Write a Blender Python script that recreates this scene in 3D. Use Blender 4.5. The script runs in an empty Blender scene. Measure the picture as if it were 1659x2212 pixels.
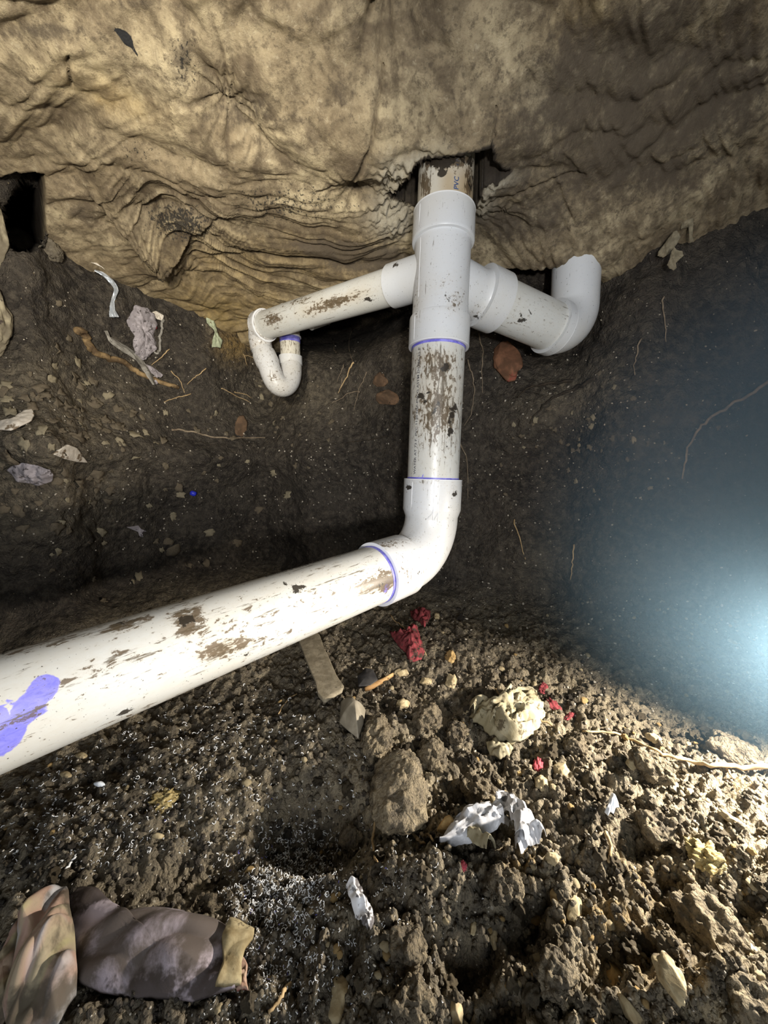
import bpy, bmesh, math, random
import numpy as np
from mathutils import Vector, Matrix, Euler

# ------------------------------------------------------------------ camera, world, lights, exposure
SC = bpy.context.scene
COL = SC.collection
FPX, CX, CY = 800.0, 829.5, 1106.0          # focal length and centre in pixels of a 1659 x 2212 frame
PITCH = math.radians(8.5)                   # the camera looks down a little
CAMZ = 0.43                                 # metres above the trench floor
cam_d = bpy.data.cameras.new('camera')
cam = bpy.data.objects.new('camera', cam_d); COL.objects.link(cam)
cam.location = (0, 0, CAMZ)
cam.rotation_euler = (math.pi / 2 - PITCH, 0, 0)
cam_d.sensor_fit = 'VERTICAL'; cam_d.sensor_height = 24.0
cam_d.lens = FPX / 2212.0 * 24.0
cam_d.clip_start = 0.01
SC.camera = cam

world = bpy.data.worlds.new('world'); SC.world = world; world.use_nodes = True
world.node_tree.nodes['Background'].inputs[0].default_value = (0.75, 0.85, 1.0, 1)
world.node_tree.nodes['Background'].inputs[1].default_value = 0.02

def spot(name, loc, target, watts, angle, blend, radius, color):
    d = bpy.data.lights.new(name, 'SPOT'); d.energy = watts; d.color = color
    d.spot_size = math.radians(angle); d.spot_blend = blend; d.shadow_soft_size = radius
    o = bpy.data.objects.new(name, d); COL.objects.link(o)
    o.location = loc
    o.rotation_euler = (Vector(target) - Vector(loc)).to_track_quat('-Z', 'Y').to_euler()
    return o
# hand lamp held just behind the camera, thrown at the slab and the pipes
spot('hand_lamp', (0.06, -0.46, CAMZ - 0.06), (-0.12, 0.95, CAMZ + 0.33), 42, 88, 0.95, 0.03, (1.0, 0.97, 0.93))
# a softer lamp to the left that washes the left of the slab
spot('left_lamp', (-0.22, -0.12, CAMZ + 0.16), (-0.46, 0.98, CAMZ + 0.50), 62, 64, 0.9, 0.05, (1.0, 0.91, 0.74))
# work lamp standing on the trench floor just outside the frame on the right
spot('work_lamp', (0.62, 0.41, CAMZ - 0.225), (0.16, 0.20, CAMZ - 0.43), 50, 158, 0.75, 0.015, (1.0, 0.95, 0.85))
# soft fill light added behind the camera to lift the floor
ad = bpy.data.lights.new('rear_fill', 'AREA'); ad.energy = 12.0; ad.size = 0.9; ad.color = (0.88, 0.94, 1.0)
ao = bpy.data.objects.new('rear_fill', ad); COL.objects.link(ao)
ao.location = (0.1, -1.1, CAMZ + 0.15); ao.rotation_euler = (math.radians(88), 0, 0)

SC.view_settings.view_transform = 'Standard'; SC.view_settings.look = 'None'
SC.view_settings.exposure = 0.0; SC.view_settings.gamma = 1.0
SC.view_settings.use_curve_mapping = False
SC.cycles.max_bounces = 5; SC.cycles.diffuse_bounces = 3; SC.cycles.glossy_bounces = 2; SC.cycles.volume_bounces = 0
SC.cycles.volume_step_rate = 2.5; SC.cycles.volume_max_steps = 96

# ------------------------------------------------------------------ pixel <-> world
cP, sP = math.cos(PITCH), math.sin(PITCH)
CAMP = np.array([0.0, 0.0, CAMZ])
def ray(px, py):
    x = (px - CX) / FPX; y = (CY - py) / FPX
    return np.array([x, cP + sP * y, cP * y - sP])
def at(px, py, depth):
    return CAMP + ray(px, py) * depth
def proj(P):
    P = np.atleast_2d(P) - CAMP
    d = P[:, 1] * cP - P[:, 2] * sP
    u = P[:, 1] * sP + P[:, 2] * cP
    dd = np.where(d > 1e-4, d, 1e-4)
    return CX + FPX * P[:, 0] / dd, CY - FPX * u / dd, d

# ------------------------------------------------------------------ noise
_rng = np.random.RandomState(7)
_PERM = np.concatenate([_rng.permutation(256)] * 3).astype(np.int32)
_G = _rng.normal(size=(256, 3)).astype(np.float32); _G /= np.linalg.norm(_G, axis=1)[:, None]
def perlin(x, y, z, seed=0):
    x = np.asarray(x, np.float32) + seed * 17.13; y = np.asarray(y, np.float32) + seed * 5.71; z = np.asarray(z, np.float32) + seed * 9.37
    xi = np.floor(x); yi = np.floor(y); zi = np.floor(z)
    fx = x - xi; fy = y - yi; fz = z - zi
    X = xi.astype(np.int32) & 255; Y = yi.astype(np.int32) & 255; Z = zi.astype(np.int32) & 255
    u = fx * fx * fx * (fx * (fx * 6 - 15) + 10); v = fy * fy * fy * (fy * (fy * 6 - 15) + 10); w = fz * fz * fz * (fz * (fz * 6 - 15) + 10)
    def g(i, j, k):
        h = _PERM[_PERM[_PERM[X + i] + Y + j] + Z + k]
        G = _G[h]
        return G[..., 0] * (fx - i) + G[..., 1] * (fy - j) + G[..., 2] * (fz - k)
    a = g(0, 0, 0); a += u * (g(1, 0, 0) - a)
    b = g(0, 1, 0); b += u * (g(1, 1, 0) - b)
    c = g(0, 0, 1); c += u * (g(1, 0, 1) - c)
    d = g(0, 1, 1); d += u * (g(1, 1, 1) - d)
    a += v * (b - a); c += v * (d - c)
    return a + w * (c - a)
def P3(P, s, seed=0, sx=1, sy=1, sz=1):
    return perlin(P[..., 0] * s * sx, P[..., 1] * s * sy, P[..., 2] * s * sz, seed)
def fbm(P, s, octv=4, seed=0, gain=0.5):
    r = 0; a = 1
    for i in range(octv):
        r = r + a * P3(P, s * 2 ** i, seed + i); a *= gain
    return r
def sstep(a, b, x):
    t = np.clip((x - a) / (b - a), 0, 1); return t * t * (3 - 2 * t)

# ------------------------------------------------------------------ object helpers
WM = {}
def tag(o, label=None, cat=None, group=None, kind=None):
    if label: o['label'] = label
    if cat: o['category'] = cat
    if group: o['group'] = group
    if kind: o['kind'] = kind
    return o
def link(name, data, parent=None, M=None):
    o = bpy.data.objects.new(name, data); COL.objects.link(o)
    M = M if M is not None else Matrix.Identity(4)
    if parent is not None:
        o.parent = parent
        o.matrix_basis = WM[parent.name].inverted() @ M
    else:
        o.matrix_basis = M
    WM[o.name] = M
    return o
def empty(name, loc, label, cat, group=None):
    o = link(name, None, None, Matrix.Translation(loc)); o.empty_display_size = 0.03
    return tag(o, label, cat, group)
def np_mesh(name, V, F, smooth=True, mat=None):
    V = np.ascontiguousarray(V, np.float32)
    me = bpy.data.meshes.new(name)
    me.vertices.add(len(V)); me.vertices.foreach_set('co', V.ravel())
    if isinstance(F, np.ndarray):
        k = F.shape[1]; n = len(F)
        me.loops.add(n * k); me.loops.foreach_set('vertex_index', np.ascontiguousarray(F, np.int32).ravel())
        me.polygons.add(n); me.polygons.foreach_set('loop_start', np.arange(0, n * k, k, dtype=np.int32))
    else:
        n = len(F); tot = np.array([len(f) for f in F], np.int32)
        me.loops.add(int(tot.sum())); me.loops.foreach_set('vertex_index', np.array([i for f in F for i in f], np.int32))
        me.polygons.add(n); me.polygons.foreach_set('loop_start', np.concatenate([[0], np.cumsum(tot)[:-1]]).astype(np.int32))
    me.update(calc_edges=True)
    if smooth: me.polygons.foreach_set('use_smooth', np.ones(n, bool))
    me.update()
    if mat: me.materials.append(mat)
    return me
def attr(me, name, arr):
    a = me.attributes.new(name, 'FLOAT', 'POINT'); a.data.foreach_set('value', np.ascontiguousarray(arr, np.float32))
def solid(name, V, F, mat, parent=None, smooth=True):
    """mesh object from world coordinates; origin at the bottom centre of the shape"""
    V = np.asarray(V, float)
    c = V.mean(0); c[2] = V[:, 2].min()
    me = np_mesh(name, V - c, F, smooth, mat)
    return link(name, me, parent, Matrix.Translation(c))
def grid_faces(nr, nc, wrap=False):
    r = np.arange(nr - 1)[:, None]; c = np.arange(nc if wrap else nc - 1)[None, :]
    c2 = (c + 1) % nc
    return np.stack([r * nc + c, r * nc + c2, (r + 1) * nc + c2, (r + 1) * nc + c], -1).reshape(-1, 4)

# ------------------------------------------------------------------ shader helpers
class Sh:
    def __init__(s, name):
        s.m = bpy.data.materials.new(name); s.m.use_nodes = True
        s.t = s.m.node_tree; s.bsdf = s.t.nodes['Principled BSDF']; s.out = s.t.nodes['Material Output']
        s.tc = s.t.nodes.new('ShaderNodeTexCoord')
    def set(s, sock, v):
        if isinstance(v, bpy.types.NodeSocket): s.t.links.new(v, sock)
        elif isinstance(v, (tuple, list)) and len(v) == 3 and sock.type == 'RGBA': sock.default_value = (*v, 1)
        else: sock.default_value = v
    def node(s, typ, outp=0, props=None, **kw):
        n = s.t.nodes.new(typ)
        for k, v in (props or {}).items(): setattr(n, k, v)
        for k, v in kw.items():
            s.set(n.inputs[int(k[1:])] if k[0] == 'i' and k[1:].isdigit() else n.inputs[k.replace('_', ' ')], v)
        return n.outputs[outp]
    def math(s, op, a, b=0.0, c=None):
        n = s.t.nodes.new('ShaderNodeMath'); n.operation = op
        s.set(n.inputs[0], a); s.set(n.inputs[1], b)
        if c is not None: s.set(n.inputs[2], c)
        return n.outputs[0]
    def mul(s, a, b): return s.math('MULTIPLY', a, b)
    def add(s, a, b): return s.math('ADD', a, b)
    def coord(s, scale=(1, 1, 1), which='Object'):
        n = s.t.nodes.new('ShaderNodeMapping'); n.inputs['Scale'].default_value = scale
        s.t.links.new(s.tc.outputs[which], n.inputs['Vector']); return n.outputs[0]
    def noise(s, scale, detail=6, rough=0.6, vec=None, dist=0.0):
        return s.node('ShaderNodeTexNoise', 0, None, Vector=vec if vec is not None else s.tc.outputs['Object'], Scale=scale, Detail=detail, Roughness=rough, Distortion=dist)
    def step(s, x, lo, hi, a=0.0, b=1.0):
        n = s.t.nodes.new('ShaderNodeMapRange'); n.interpolation_type = 'SMOOTHSTEP'
        for i, v in enumerate((x, lo, hi, a, b)): s.set(n.inputs[i], v)
        return n.outputs[0]
    def mix(s, f, a, b, mode='MIX'):
        n = s.t.nodes.new('ShaderNodeMix'); n.data_type = 'RGBA'; n.blend_type = mode
        s.set(n.inputs[0], f); s.set(n.inputs[6], a); s.set(n.inputs[7], b); return n.outputs[2]
    def attr(s, name):
        n = s.t.nodes.new('ShaderNodeAttribute'); n.attribute_name = name; return n.outputs['Fac']
    def bump(s, h, strength=0.5, dist=0.002):
        return s.node('ShaderNodeBump', 0, None, Strength=strength, Distance=dist, Height=h)
    def done(s, color, rough=0.6, normal=None, spec=0.5, metal=0.0, **kw):
        s.set(s.bsdf.inputs['Base Color'], color); s.set(s.bsdf.inputs['Roughness'], rough)
        s.set(s.bsdf.inputs['Specular IOR Level'], spec); s.set(s.bsdf.inputs['Metallic'], metal)
        if normal is not None: s.set(s.bsdf.inputs['Normal'], normal)
        for k, v in kw.items(): s.set(s.bsdf.inputs[k.replace('_', ' ')], v)
        return s.m

def soil_material(name='soil'):
    s = Sh(name)
    n1 = s.noise(9, 6, 0.6); n2 = s.noise(55, 8, 0.7); n3 = s.noise(260, 5, 0.7)
    base = s.mix(s.step(n1, 0.35, 0.68), (0.036, 0.031, 0.027), (0.075, 0.064, 0.053))
    base = s.mix(s.step(n2, 0.40, 0.70), base, (0.125, 0.106, 0.083))
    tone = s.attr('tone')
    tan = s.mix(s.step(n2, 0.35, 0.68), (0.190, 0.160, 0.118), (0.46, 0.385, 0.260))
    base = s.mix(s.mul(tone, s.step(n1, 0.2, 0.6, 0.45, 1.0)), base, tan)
    ochre = s.attr('ochre')
    base = s.mix(s.mul(ochre, s.step(n2, 0.3, 0.6)), base, (0.36, 0.24, 0.09))
    base = s.mix(s.step(n3, 0.60, 0.72, 0, 0.55), base, (0.030, 0.024, 0.020))
    # small pale grit
    v = s.t.nodes.new('ShaderNodeTexVoronoi'); s.set(v.inputs['Vector'], s.tc.outputs['Object']); v.inputs['Scale'].default_value = 130
    sep = s.t.nodes.new('ShaderNodeSeparateColor'); s.t.links.new(v.outputs['Color'], sep.inputs[0])
    pick = s.math('GREATER_THAN', sep.outputs[0], 0.86)
    size = s.mul(sep.outputs[1], 0.26)
    grit = s.mul(pick, s.math('LESS_THAN', v.outputs['Distance'], size))
    base = s.mix(s.mul(grit, 0.8), base, s.mix(sep.outputs[2], (0.50, 0.46, 0.38), (0.22, 0.17, 0.10)))
    h = s.add(s.mul(n2, 1.0), s.mul(n3, 0.5))
    for sc, k in ((75, 0.50), (190, 0.40), (430, 0.22)):
        w = s.t.nodes.new('ShaderNodeTexVoronoi'); s.set(w.inputs['Vector'], s.mix(0.012, s.tc.outputs['Object'], s.node('ShaderNodeTexNoise', 1, None, Vector=s.tc.outputs['Object'], Scale=60.0))); w.inputs['Scale'].default_value = sc
        h = s.math('SUBTRACT', h, s.mul(w.outputs['Distance'], k * 1.4))
    return s.done(base, 0.88, s.bump(h, 1.0, 0.007), 0.14)

def ceiling_material():
    s = Sh('slab_membrane')
    n1 = s.noise(5, 6, 0.6, dist=0.4); n2 = s.noise(26, 9, 0.7, dist=0.3); n3 = s.noise(150, 6, 0.7)
    base = s.mix(s.step(n1, 0.33, 0.66), (0.60, 0.50, 0.32), (0.35, 0.275, 0.170))
    base = s.mix(s.step(n2, 0.43, 0.66, 0, 0.8), base, (0.17, 0.13, 0.08))
    base = s.mix(s.step(n2, 0.26, 0.40, 0.5, 0), base, (0.72, 0.63, 0.43))
    n6 = s.noise(11, 10, 0.68, dist=0.8); n7 = s.noise(70, 8, 0.75)
    base = s.mix(s.step(n6, 0.47, 0.62, 0, 0.75), base, (0.135, 0.100, 0.064))
    base = s.mix(s.step(n7, 0.50, 0.64, 0, 0.72), base, (0.11, 0.085, 0.055))
    base = s.mix(s.step(n7, 0.30, 0.44, 0.6, 0), base, (0.66, 0.57, 0.40))
    gold = s.attr('gold'); base = s.mix(s.mul(gold, s.step(n2, 0.3, 0.65, 0.9, 0.35)), base, (0.62, 0.44, 0.17))
    crease = s.attr('crease'); base = s.mix(s.mul(crease, s.step(n2, 0.25, 0.6, 0.55, 0.95)), base, (0.070, 0.050, 0.030))  # fold shade and gathered dirt, both painted dark into the colour
    stain_shade = s.attr('stain_shade')
    base = s.mix(s.mul(s.step(s.add(s.mul(s.add(n6, n7), 0.5), s.mul(stain_shade, 0.34)), 0.58, 0.84), 0.88), base, (0.088, 0.068, 0.047))
    mould = s.attr('mould')
    base = s.mix(s.step(s.add(n3, s.mul(mould, 0.32)), 0.74, 0.80, 0, 0.9), base, (0.018, 0.016, 0.014))
    black = s.attr('black'); base = s.mix(s.step(s.add(black, s.mul(n2, 0.5)), 0.68, 0.76), base, (0.015, 0.015, 0.016))
    conc = s.attr('concrete'); base = s.mix(s.mul(conc, s.step(n3, 0.3, 0.7, 0.6, 0.95)), base, (0.46, 0.42, 0.33))
    earth = s.attr('earth'); base = s.mix(earth, base, (0.026, 0.020, 0.015))
    h = s.add(s.mul(n2, 1.0), s.mul(n3, 0.35))
    return s.done(base, s.step(n2, 0.3, 0.7, 0.5, 0.75), s.bump(s.add(h, s.mul(n7, 0.8)), 0.7, 0.006), 0.35)

def pvc_material(name, base=(0.63, 0.64, 0.625), aged=0.0, streak=0.5, speck=1.0):
    s = Sh(name)
    vs = s.coord((1, 1, streak))
    n1 = s.noise(150, 9, 0.70, vs, 0.4); n2 = s.noise(48, 10, 0.68, None, 0.5); n3 = s.noise(330, 4, 0.6); n4 = s.noise(7, 3, 0.5)
    n5 = s.noise(170, 6, 0.7, s.coord((1, 1, 0.10)), 0.2)
    mud, dirt, prim, och = s.attr('mud'), s.attr('dirt'), s.attr('primer'), s.attr('ochre')
    c = s.mix(s.step(n4, 0.35, 0.7, 0, 0.35 + aged), base, (0.60, 0.56, 0.46))
    c = s.mix(s.mul(s.step(n1, 0.3, 0.7), s.math('MINIMUM', s.mul(mud, 0.8), 0.75)), c, (0.46, 0.38, 0.26))
    c = s.mix(s.mul(s.step(n4, 0.3, 0.6, 0.6, 1), s.math('MINIMUM', och, 0.95)), c, (0.38, 0.25, 0.095))
    pm = s.step(s.add(prim, s.mul(s.math('SUBTRACT', n1, 0.5), 0.35)), 0.46, 0.54)
    c = s.mix(s.mul(pm, 0.93), c, s.mix(s.step(n1, 0.35, 0.65), (0.17, 0.165, 0.72), (0.27, 0.255, 0.80)))
    c = s.mix(s.step(s.add(n1, s.mul(mud, 0.30)), 0.665, 0.72, 0, 0.88), c, (0.105, 0.070, 0.038))
    c = s.mix(s.step(s.add(n5, s.mul(mud, 0.22)), 0.655, 0.71, 0, 0.8), c, (0.10, 0.075, 0.045))
    c = s.mix(s.step(s.add(n2, s.mul(dirt, 0.48)), 0.745, 0.775, 0, 0.96), c, (0.030, 0.024, 0.018))
    c = s.mix(s.mul(s.step(s.add(n3, s.mul(dirt, 0.10)), 0.68, 0.705), speck), c, (0.05, 0.04, 0.03))
    return s.done(c, s.step(n1, 0.3, 0.8, 0.26, 0.5), s.bump(n2, 0.08, 0.001), 0.5)

def plain(name, c1, c2=None, scale=30, rough=0.8, bump=0.4, bdist=0.002, spots=None, spec=0.35, metal=0.0, detail=7, lo=0.38, hi=0.66, stretch=(1, 1, 1), which='Object', **kw):
    s = Sh(name); v = s.coord(stretch, which)
    n = s.noise(scale, detail, 0.65, v, 0.3)
    c = s.mix(s.step(n, lo, hi), c1, c2) if c2 else s.mix(0.0, c1, c1)
    if spots:
        n2 = s.noise(spots[1], 6, 0.65, v)
        c = s.mix(s.step(n2, spots[2], spots[2] + 0.06, 0, 0.92), c, spots[0])
    return s.done(c, rough, s.bump(n, bump, bdist), spec, metal, **kw)

# ------------------------------------------------------------------ the slab overhead (ceiling)
def ceil_h(x, y):
    """height above the camera of the underside of the slab, before folds"""
    h = 0.60 - 0.30 * (y - 0.85) - 0.10 * sstep(0.15, 0.50, x) * sstep(0.75, 1.02, y)
    near = 0.60 - 0.30 * (0.60 - 0.85)
    return np.where(y < 0.60, near - 0.10 * (y - 0.60), h)
def hit_ceiling(px, py):
    d = ray(px, py); t = 1.0
    for _ in range(30):
        t = 0.5 * t + 0.5 * ceil_h(d[0] * t, d[1] * t) / max(d[2], 0.05)
    return d * t
def gauss(qx, qy, cx, cy, rx, ry, ang=0.0):
    a = math.radians(ang); dx = qx - cx; dy = qy - cy
    u = dx * math.cos(a) + dy * math.sin(a); v = -dx * math.sin(a) + dy * math.cos(a)
    return np.exp(-(u / rx) ** 2 - (v / ry) ** 2)
def in_poly(x, y, poly):
    r = np.zeros(np.shape(x), bool); n = len(poly)
    for i in range(n):
        x0, y0 = poly[i]; x1, y1 = poly[(i + 1) % n]
        c = ((y0 > y) != (y1 > y)) & (x < (x1 - x0) * (y - y0) / ((y1 - y0) if y1 != y0 else 1e-9) + x0)
        r ^= c
    return r

M_CEIL = ceiling_material()
nx, ny = 880, 440
gx = np.linspace(-1.55, 1.45, nx); gy = 0.18 + (1.62 - 0.18) * np.linspace(0, 1, ny) ** 0.92
X, Y = np.meshgrid(gx, gy)
base_z = ceil_h(X, Y)
Q = np.stack([X, Y, np.zeros_like(X)], -1)
qx, qy, _ = proj(np.stack([X, Y, base_z + CAMZ], -1).reshape(-1, 3)); qx = qx.reshape(X.shape); qy = qy.reshape(X.shape)
Z = base_z + 0.030 * fbm(Q, 3.2, 3, 3)
warp = 0.10 * fbm(Q, 2.6, 3, 11); warp2 = 0.05 * fbm(Q, 5.0, 2, 15)
crease = np.zeros_like(X)
def fold(n, w=0.11):
    """rounded lobes below, sharp creases going up"""
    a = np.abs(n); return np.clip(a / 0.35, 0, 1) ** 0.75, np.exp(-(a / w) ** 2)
Z -= 0.058 * gauss(qx, qy, 960, 285, 380, 120)           # the membrane sags in front of the riser
def reproject():
    global qx, qy
    a_, b_, _ = proj(np.stack([X, Y, Z + CAMZ], -1).reshape(-1, 3)); qx = a_.reshape(X.shape); qy = b_.reshape(X.shape)
reproject()
# the slab edge turns up into dark gaps above the soil
def win(x0, x1, w=14): return sstep(x0 - w, x0 + w, qx) * sstep(x1 + w, x1 - w, qx)
GAP = win(648, 900) * sstep(668, 690, qy + 0.16 * (qx - 700)) + 0.8 * win(1040, 1195) * sstep(598, 616, qy) + 1.2 * win(-90, 92, 10) * sstep(404, 420, qy + 6 * perlin(qx * 0.05, 0 * qx, 0 * qx, 81))
# soft folds everywhere
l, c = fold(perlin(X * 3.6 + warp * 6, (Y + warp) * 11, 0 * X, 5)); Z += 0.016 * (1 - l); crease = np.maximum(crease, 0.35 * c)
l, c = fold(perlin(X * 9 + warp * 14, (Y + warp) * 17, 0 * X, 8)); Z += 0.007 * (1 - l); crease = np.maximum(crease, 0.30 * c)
# tight pleats along the back edge, left of the riser
back = gauss(qx, qy, 560, 560, 330, 130, 8) + 0.8 * gauss(qx, qy, 330, 470, 150, 60, 30) + 0.6 * gauss(qx, qy, 900, 470, 160, 60); back = np.clip(back, 0, 1.2)
phase = Y + 0.55 * warp + 0.25 * warp2 + 0.10 * np.exp(-((X + 0.50) / 0.10) ** 2) * np.sign(0.0001 + 1)
for f, a, sd in ((30, 0.0150, 21), (62, 0.0085, 22), (120, 0.0040, 23)):
    l, c = fold(perlin(X * 2.6, phase * f, X * 0.7, sd), 0.16); Z += back * a * (1 - l); crease = np.maximum(crease, 1.0 * np.clip(back, 0, 1) * c)
# a pulled fold shaped like a wide V that throws a lip over the pleats
yV = np.interp(qx, [180, 260, 345, 400, 480], [420, 500, 562, 522, 492])
lip = sstep(-95, 0, qy - yV) * sstep(7, 0, qy - yV) * win(235, 430, 75)
Z -= 0.045 * lip; crease = np.maximum(crease, 0.9 * np.exp(-((qy - yV - 10) / 12) ** 2) * win(235, 440, 25))  # the shadow beneath the lip is painted in through this mask
# long folds sweeping down from the left
sweep = np.clip(gauss(qx, qy, 130, 300, 260, 150, 28) + 0.6 * gauss(qx, qy, 260, 60, 300, 90), 0, 1)
for f, a, sd in ((11, 0.022, 31), (27, 0.009, 32), (60, 0.004, 33)):
    l, c = fold(perlin((X - 0.6 * Y + warp) * 2.0, (Y + 0.42 * X + 0.6 * warp) * f, 0 * X, sd), 0.10); Z += sweep * a * (1 - l); crease = np.maximum(crease, 0.75 * sweep * c)
# diagonal weave lines on the right
rgt = sstep(1050, 1250, qx)
l, c = fold(perlin((X + Y) * 4, (Y - 0.9 * X + 0.5 * warp) * 34, 0 * X, 41), 0.10); Z += rgt * 0.008 * (1 - l); crease = np.maximum(crease, 0.6 * rgt * c)
l, c = fold(perlin((X + Y) * 9, (Y - 0.9 * X + 0.5 * warp) * 75, 0 * X, 43), 0.13); Z += rgt * 0.003 * (1 - l); crease = np.maximum(crease, 0.4 * rgt * c)
# pinch points with creases running out of them
for (ppx, ppy, rad, amp, kth, dip) in ((345, 552, 0.13, 0.020, 3.2, 0.05), (495, 270, 0.11, 0.013, 2.2, -0.025), (770, 430, 0.07, 0.010, 2.0, -0.02), (850, 30, 0.10, 0.016, 2.2, -0.05), (1085, 470, 0.07, 0.008, 2.0, 0.0), (560, 300, 0.08, 0.008, 2.2, -0.01)):
    h = hit_ceiling(ppx, ppy); dx = X - h[0]; dy = (Y - h[1]); r = np.sqrt(dx * dx + dy * dy) + 1e-6; th = np.arctan2(dy, dx) + 9.0 * warp + 5 * warp2
    m = np.exp(-(r / rad) ** 2)
    l, c = fold(perlin(np.cos(th) * kth, np.sin(th) * kth, r * 7 + ppx, 51), 0.12)
    Z += m * amp * (1 - l) - dip * np.exp(-(r / (rad * 0.45)) ** 2); crease = np.maximum(crease, 0.85 * np.sqrt(m) * c)
# cracks and cut lines
def polyline_mask(pts, w):
    m = np.zeros_like(X)
    for (x0, y0), (x1, y1) in zip(pts[:-1], pts[1:]):
        dx, dy = x1 - x0, y1 - y0; t = np.clip(((qx - x0) * dx + (qy - y0) * dy) / (dx * dx + dy * dy), 0, 1)
        m = np.maximum(m, np.exp(-(((qx - x0 - t * dx) ** 2 + (qy - y0 - t * dy) ** 2) / w ** 2)))
    return m
for pts in ([(1064, 330), (1068, 300), (1072, 255)], [(828, 180), (815, 250), (800, 330), (775, 385), (752, 415), (770, 455)], [(150, 150), (152, 190), (160, 225)], [(800, 400), (740, 425), (690, 440)], [(1030, 455), (1150, 420), (1260, 400)]):
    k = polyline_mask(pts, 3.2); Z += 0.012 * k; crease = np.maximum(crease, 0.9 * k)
# torn flap at the top
k = gauss(qx, qy, 800, 22, 60, 12, 52); Z -= 0.02 * k; mk_dark = gauss(qx, qy, 858, 25, 26, 45, 10); Z += 0.03 * mk_dark
# rough fine grain
Z += 0.0016 * fbm(Q, 70, 3, 61)
Z += 0.30 * GAP
reproject()
# the broken hole round the riser
HOLE_PX = [(836, 418), (862, 402), (884, 384), (893, 362), (918, 346), (962, 343), (1010, 336), (1048, 328), (1062, 326), (1066, 350), (1082, 366), (1102, 370), (1086, 382), (1062, 388), (1040, 402), (1030, 428), (1000, 452), (930, 458), (896, 440), (872, 424)]
hole = in_poly(qx + 5 * perlin(qx * 0.06, qy * 0.06, 0 * qx, 71) + 4 * perlin(qx * 0.17, qy * 0.17, 0 * qx, 72), qy + 4 * perlin(qx * 0.11, qy * 0.11, 0 * qx, 73), HOLE_PX)
Z = np.where(hole, base_z + 0.12 + 0.04 * fbm(Q, 22, 3, 75), Z)
rim = np.clip(gauss(qx, qy, 850, 400, 40, 55) + gauss(qx, qy, 900, 345, 60, 20, -20) + gauss(qx, qy, 1070, 395, 45, 16, -20) + 1.2 * gauss(qx, qy, 850, 470, 50, 40) + gauss(qx, qy, 1040, 440, 26, 26), 0, 1) * ~hole
kn = np.abs(fbm(Q, 45, 3, 77)); Z -= rim * 0.014 * kn * 2.2
# dark gap under the slab on the far left: the edge of the membrane is torn there
V = np.stack([X, Y, Z + CAMZ], -1).reshape(-1, 3)
F = grid_faces(ny, nx)[:, ::-1]
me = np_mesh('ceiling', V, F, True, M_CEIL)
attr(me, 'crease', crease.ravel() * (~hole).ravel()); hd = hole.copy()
for _ in range(2):
    h_ = hd.copy(); hd[1:] |= h_[:-1]; hd[:-1] |= h_[1:]; hd[:, 1:] |= h_[:, :-1]; hd[:, :-1] |= h_[:, 1:]
attr(me, 'earth', np.maximum(hd * 0.92, np.clip(GAP * 6, 0, 1)).ravel()); attr(me, 'concrete', (rim * ~hd).ravel())
st = 0.85 * gauss(qx, qy, 1330, 330, 330, 140, -20) + 0.75 * gauss(qx, qy, 1250, 150, 320, 130, -25) + 0.4 * gauss(qx, qy, 1550, 150, 260, 260) + 1.2 * gauss(qx, qy, 730, 545, 100, 26, 10) + 1.1 * gauss(qx, qy, 820, 560, 110, 30) + 0.9 * gauss(qx, qy, 390, 130, 36, 66, 10) + 0.5 * gauss(qx, qy, 1100, 480, 130, 60) + 0.85 * gauss(qx, qy, 740, 200, 40, 60) + 0.7 * gauss(qx, qy, 540, 240, 120, 50) + 0.5 * gauss(qx, qy, 350, 600, 70, 22) + 0.85 * gauss(qx, qy, 100, 66, 120, 26) + 0.8 * gauss(qx, qy, 300, 8, 60, 24) + 0.9 * mk_dark + 0.6 * gauss(qx, qy, 160, 470, 60, 30) + 0.6 * gauss(qx, qy, 600, 575, 110, 12, 10) + 0.35 * gauss(qx, qy, 370, 330, 60, 20)  # right-side blobs put the darkness of the slab's unlit half into the colour
attr(me, 'stain_shade', np.clip(st, 0, 1).ravel())
mo = 0.9 * gauss(qx, qy, 385, 480, 70, 36, 12) + 0.5 * gauss(qx, qy, 400, 130, 40, 60) + 0.5 * gauss(qx, qy, 620, 440, 160, 50) + 0.35 * gauss(qx, qy, 300, 330, 60, 30) + 0.25
attr(me, 'mould', np.clip(mo, 0, 1).ravel())
bl = 0.62 * gauss(qx, qy, 262, 70, 34, 10, 30) + 0.62 * gauss(qx, qy, 275, 92, 22, 12, 50) + 0.5 * gauss(qx, qy, 296, 118, 20, 6, 60)
attr(me, 'black', np.clip(bl, 0, 1).ravel())
attr(me, 'gold', np.clip(0.9 * gauss(qx, qy, 480, 680, 150, 60) + 0.6 * gauss(qx, qy, 600, 560, 260, 60) + 0.4 * gauss(qx, qy, 1260, 40, 90, 60, -40) + 0.5 * gauss(qx, qy, 240, 210, 120, 40, 25), 0, 1).ravel())
ceiling = tag(link('ceiling', me), 'underside of the slab covered in a wrinkled stained tan membrane', None, None, 'structure')
CEIL_PX = (qx.ravel(), qy.ravel(), V)

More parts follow.
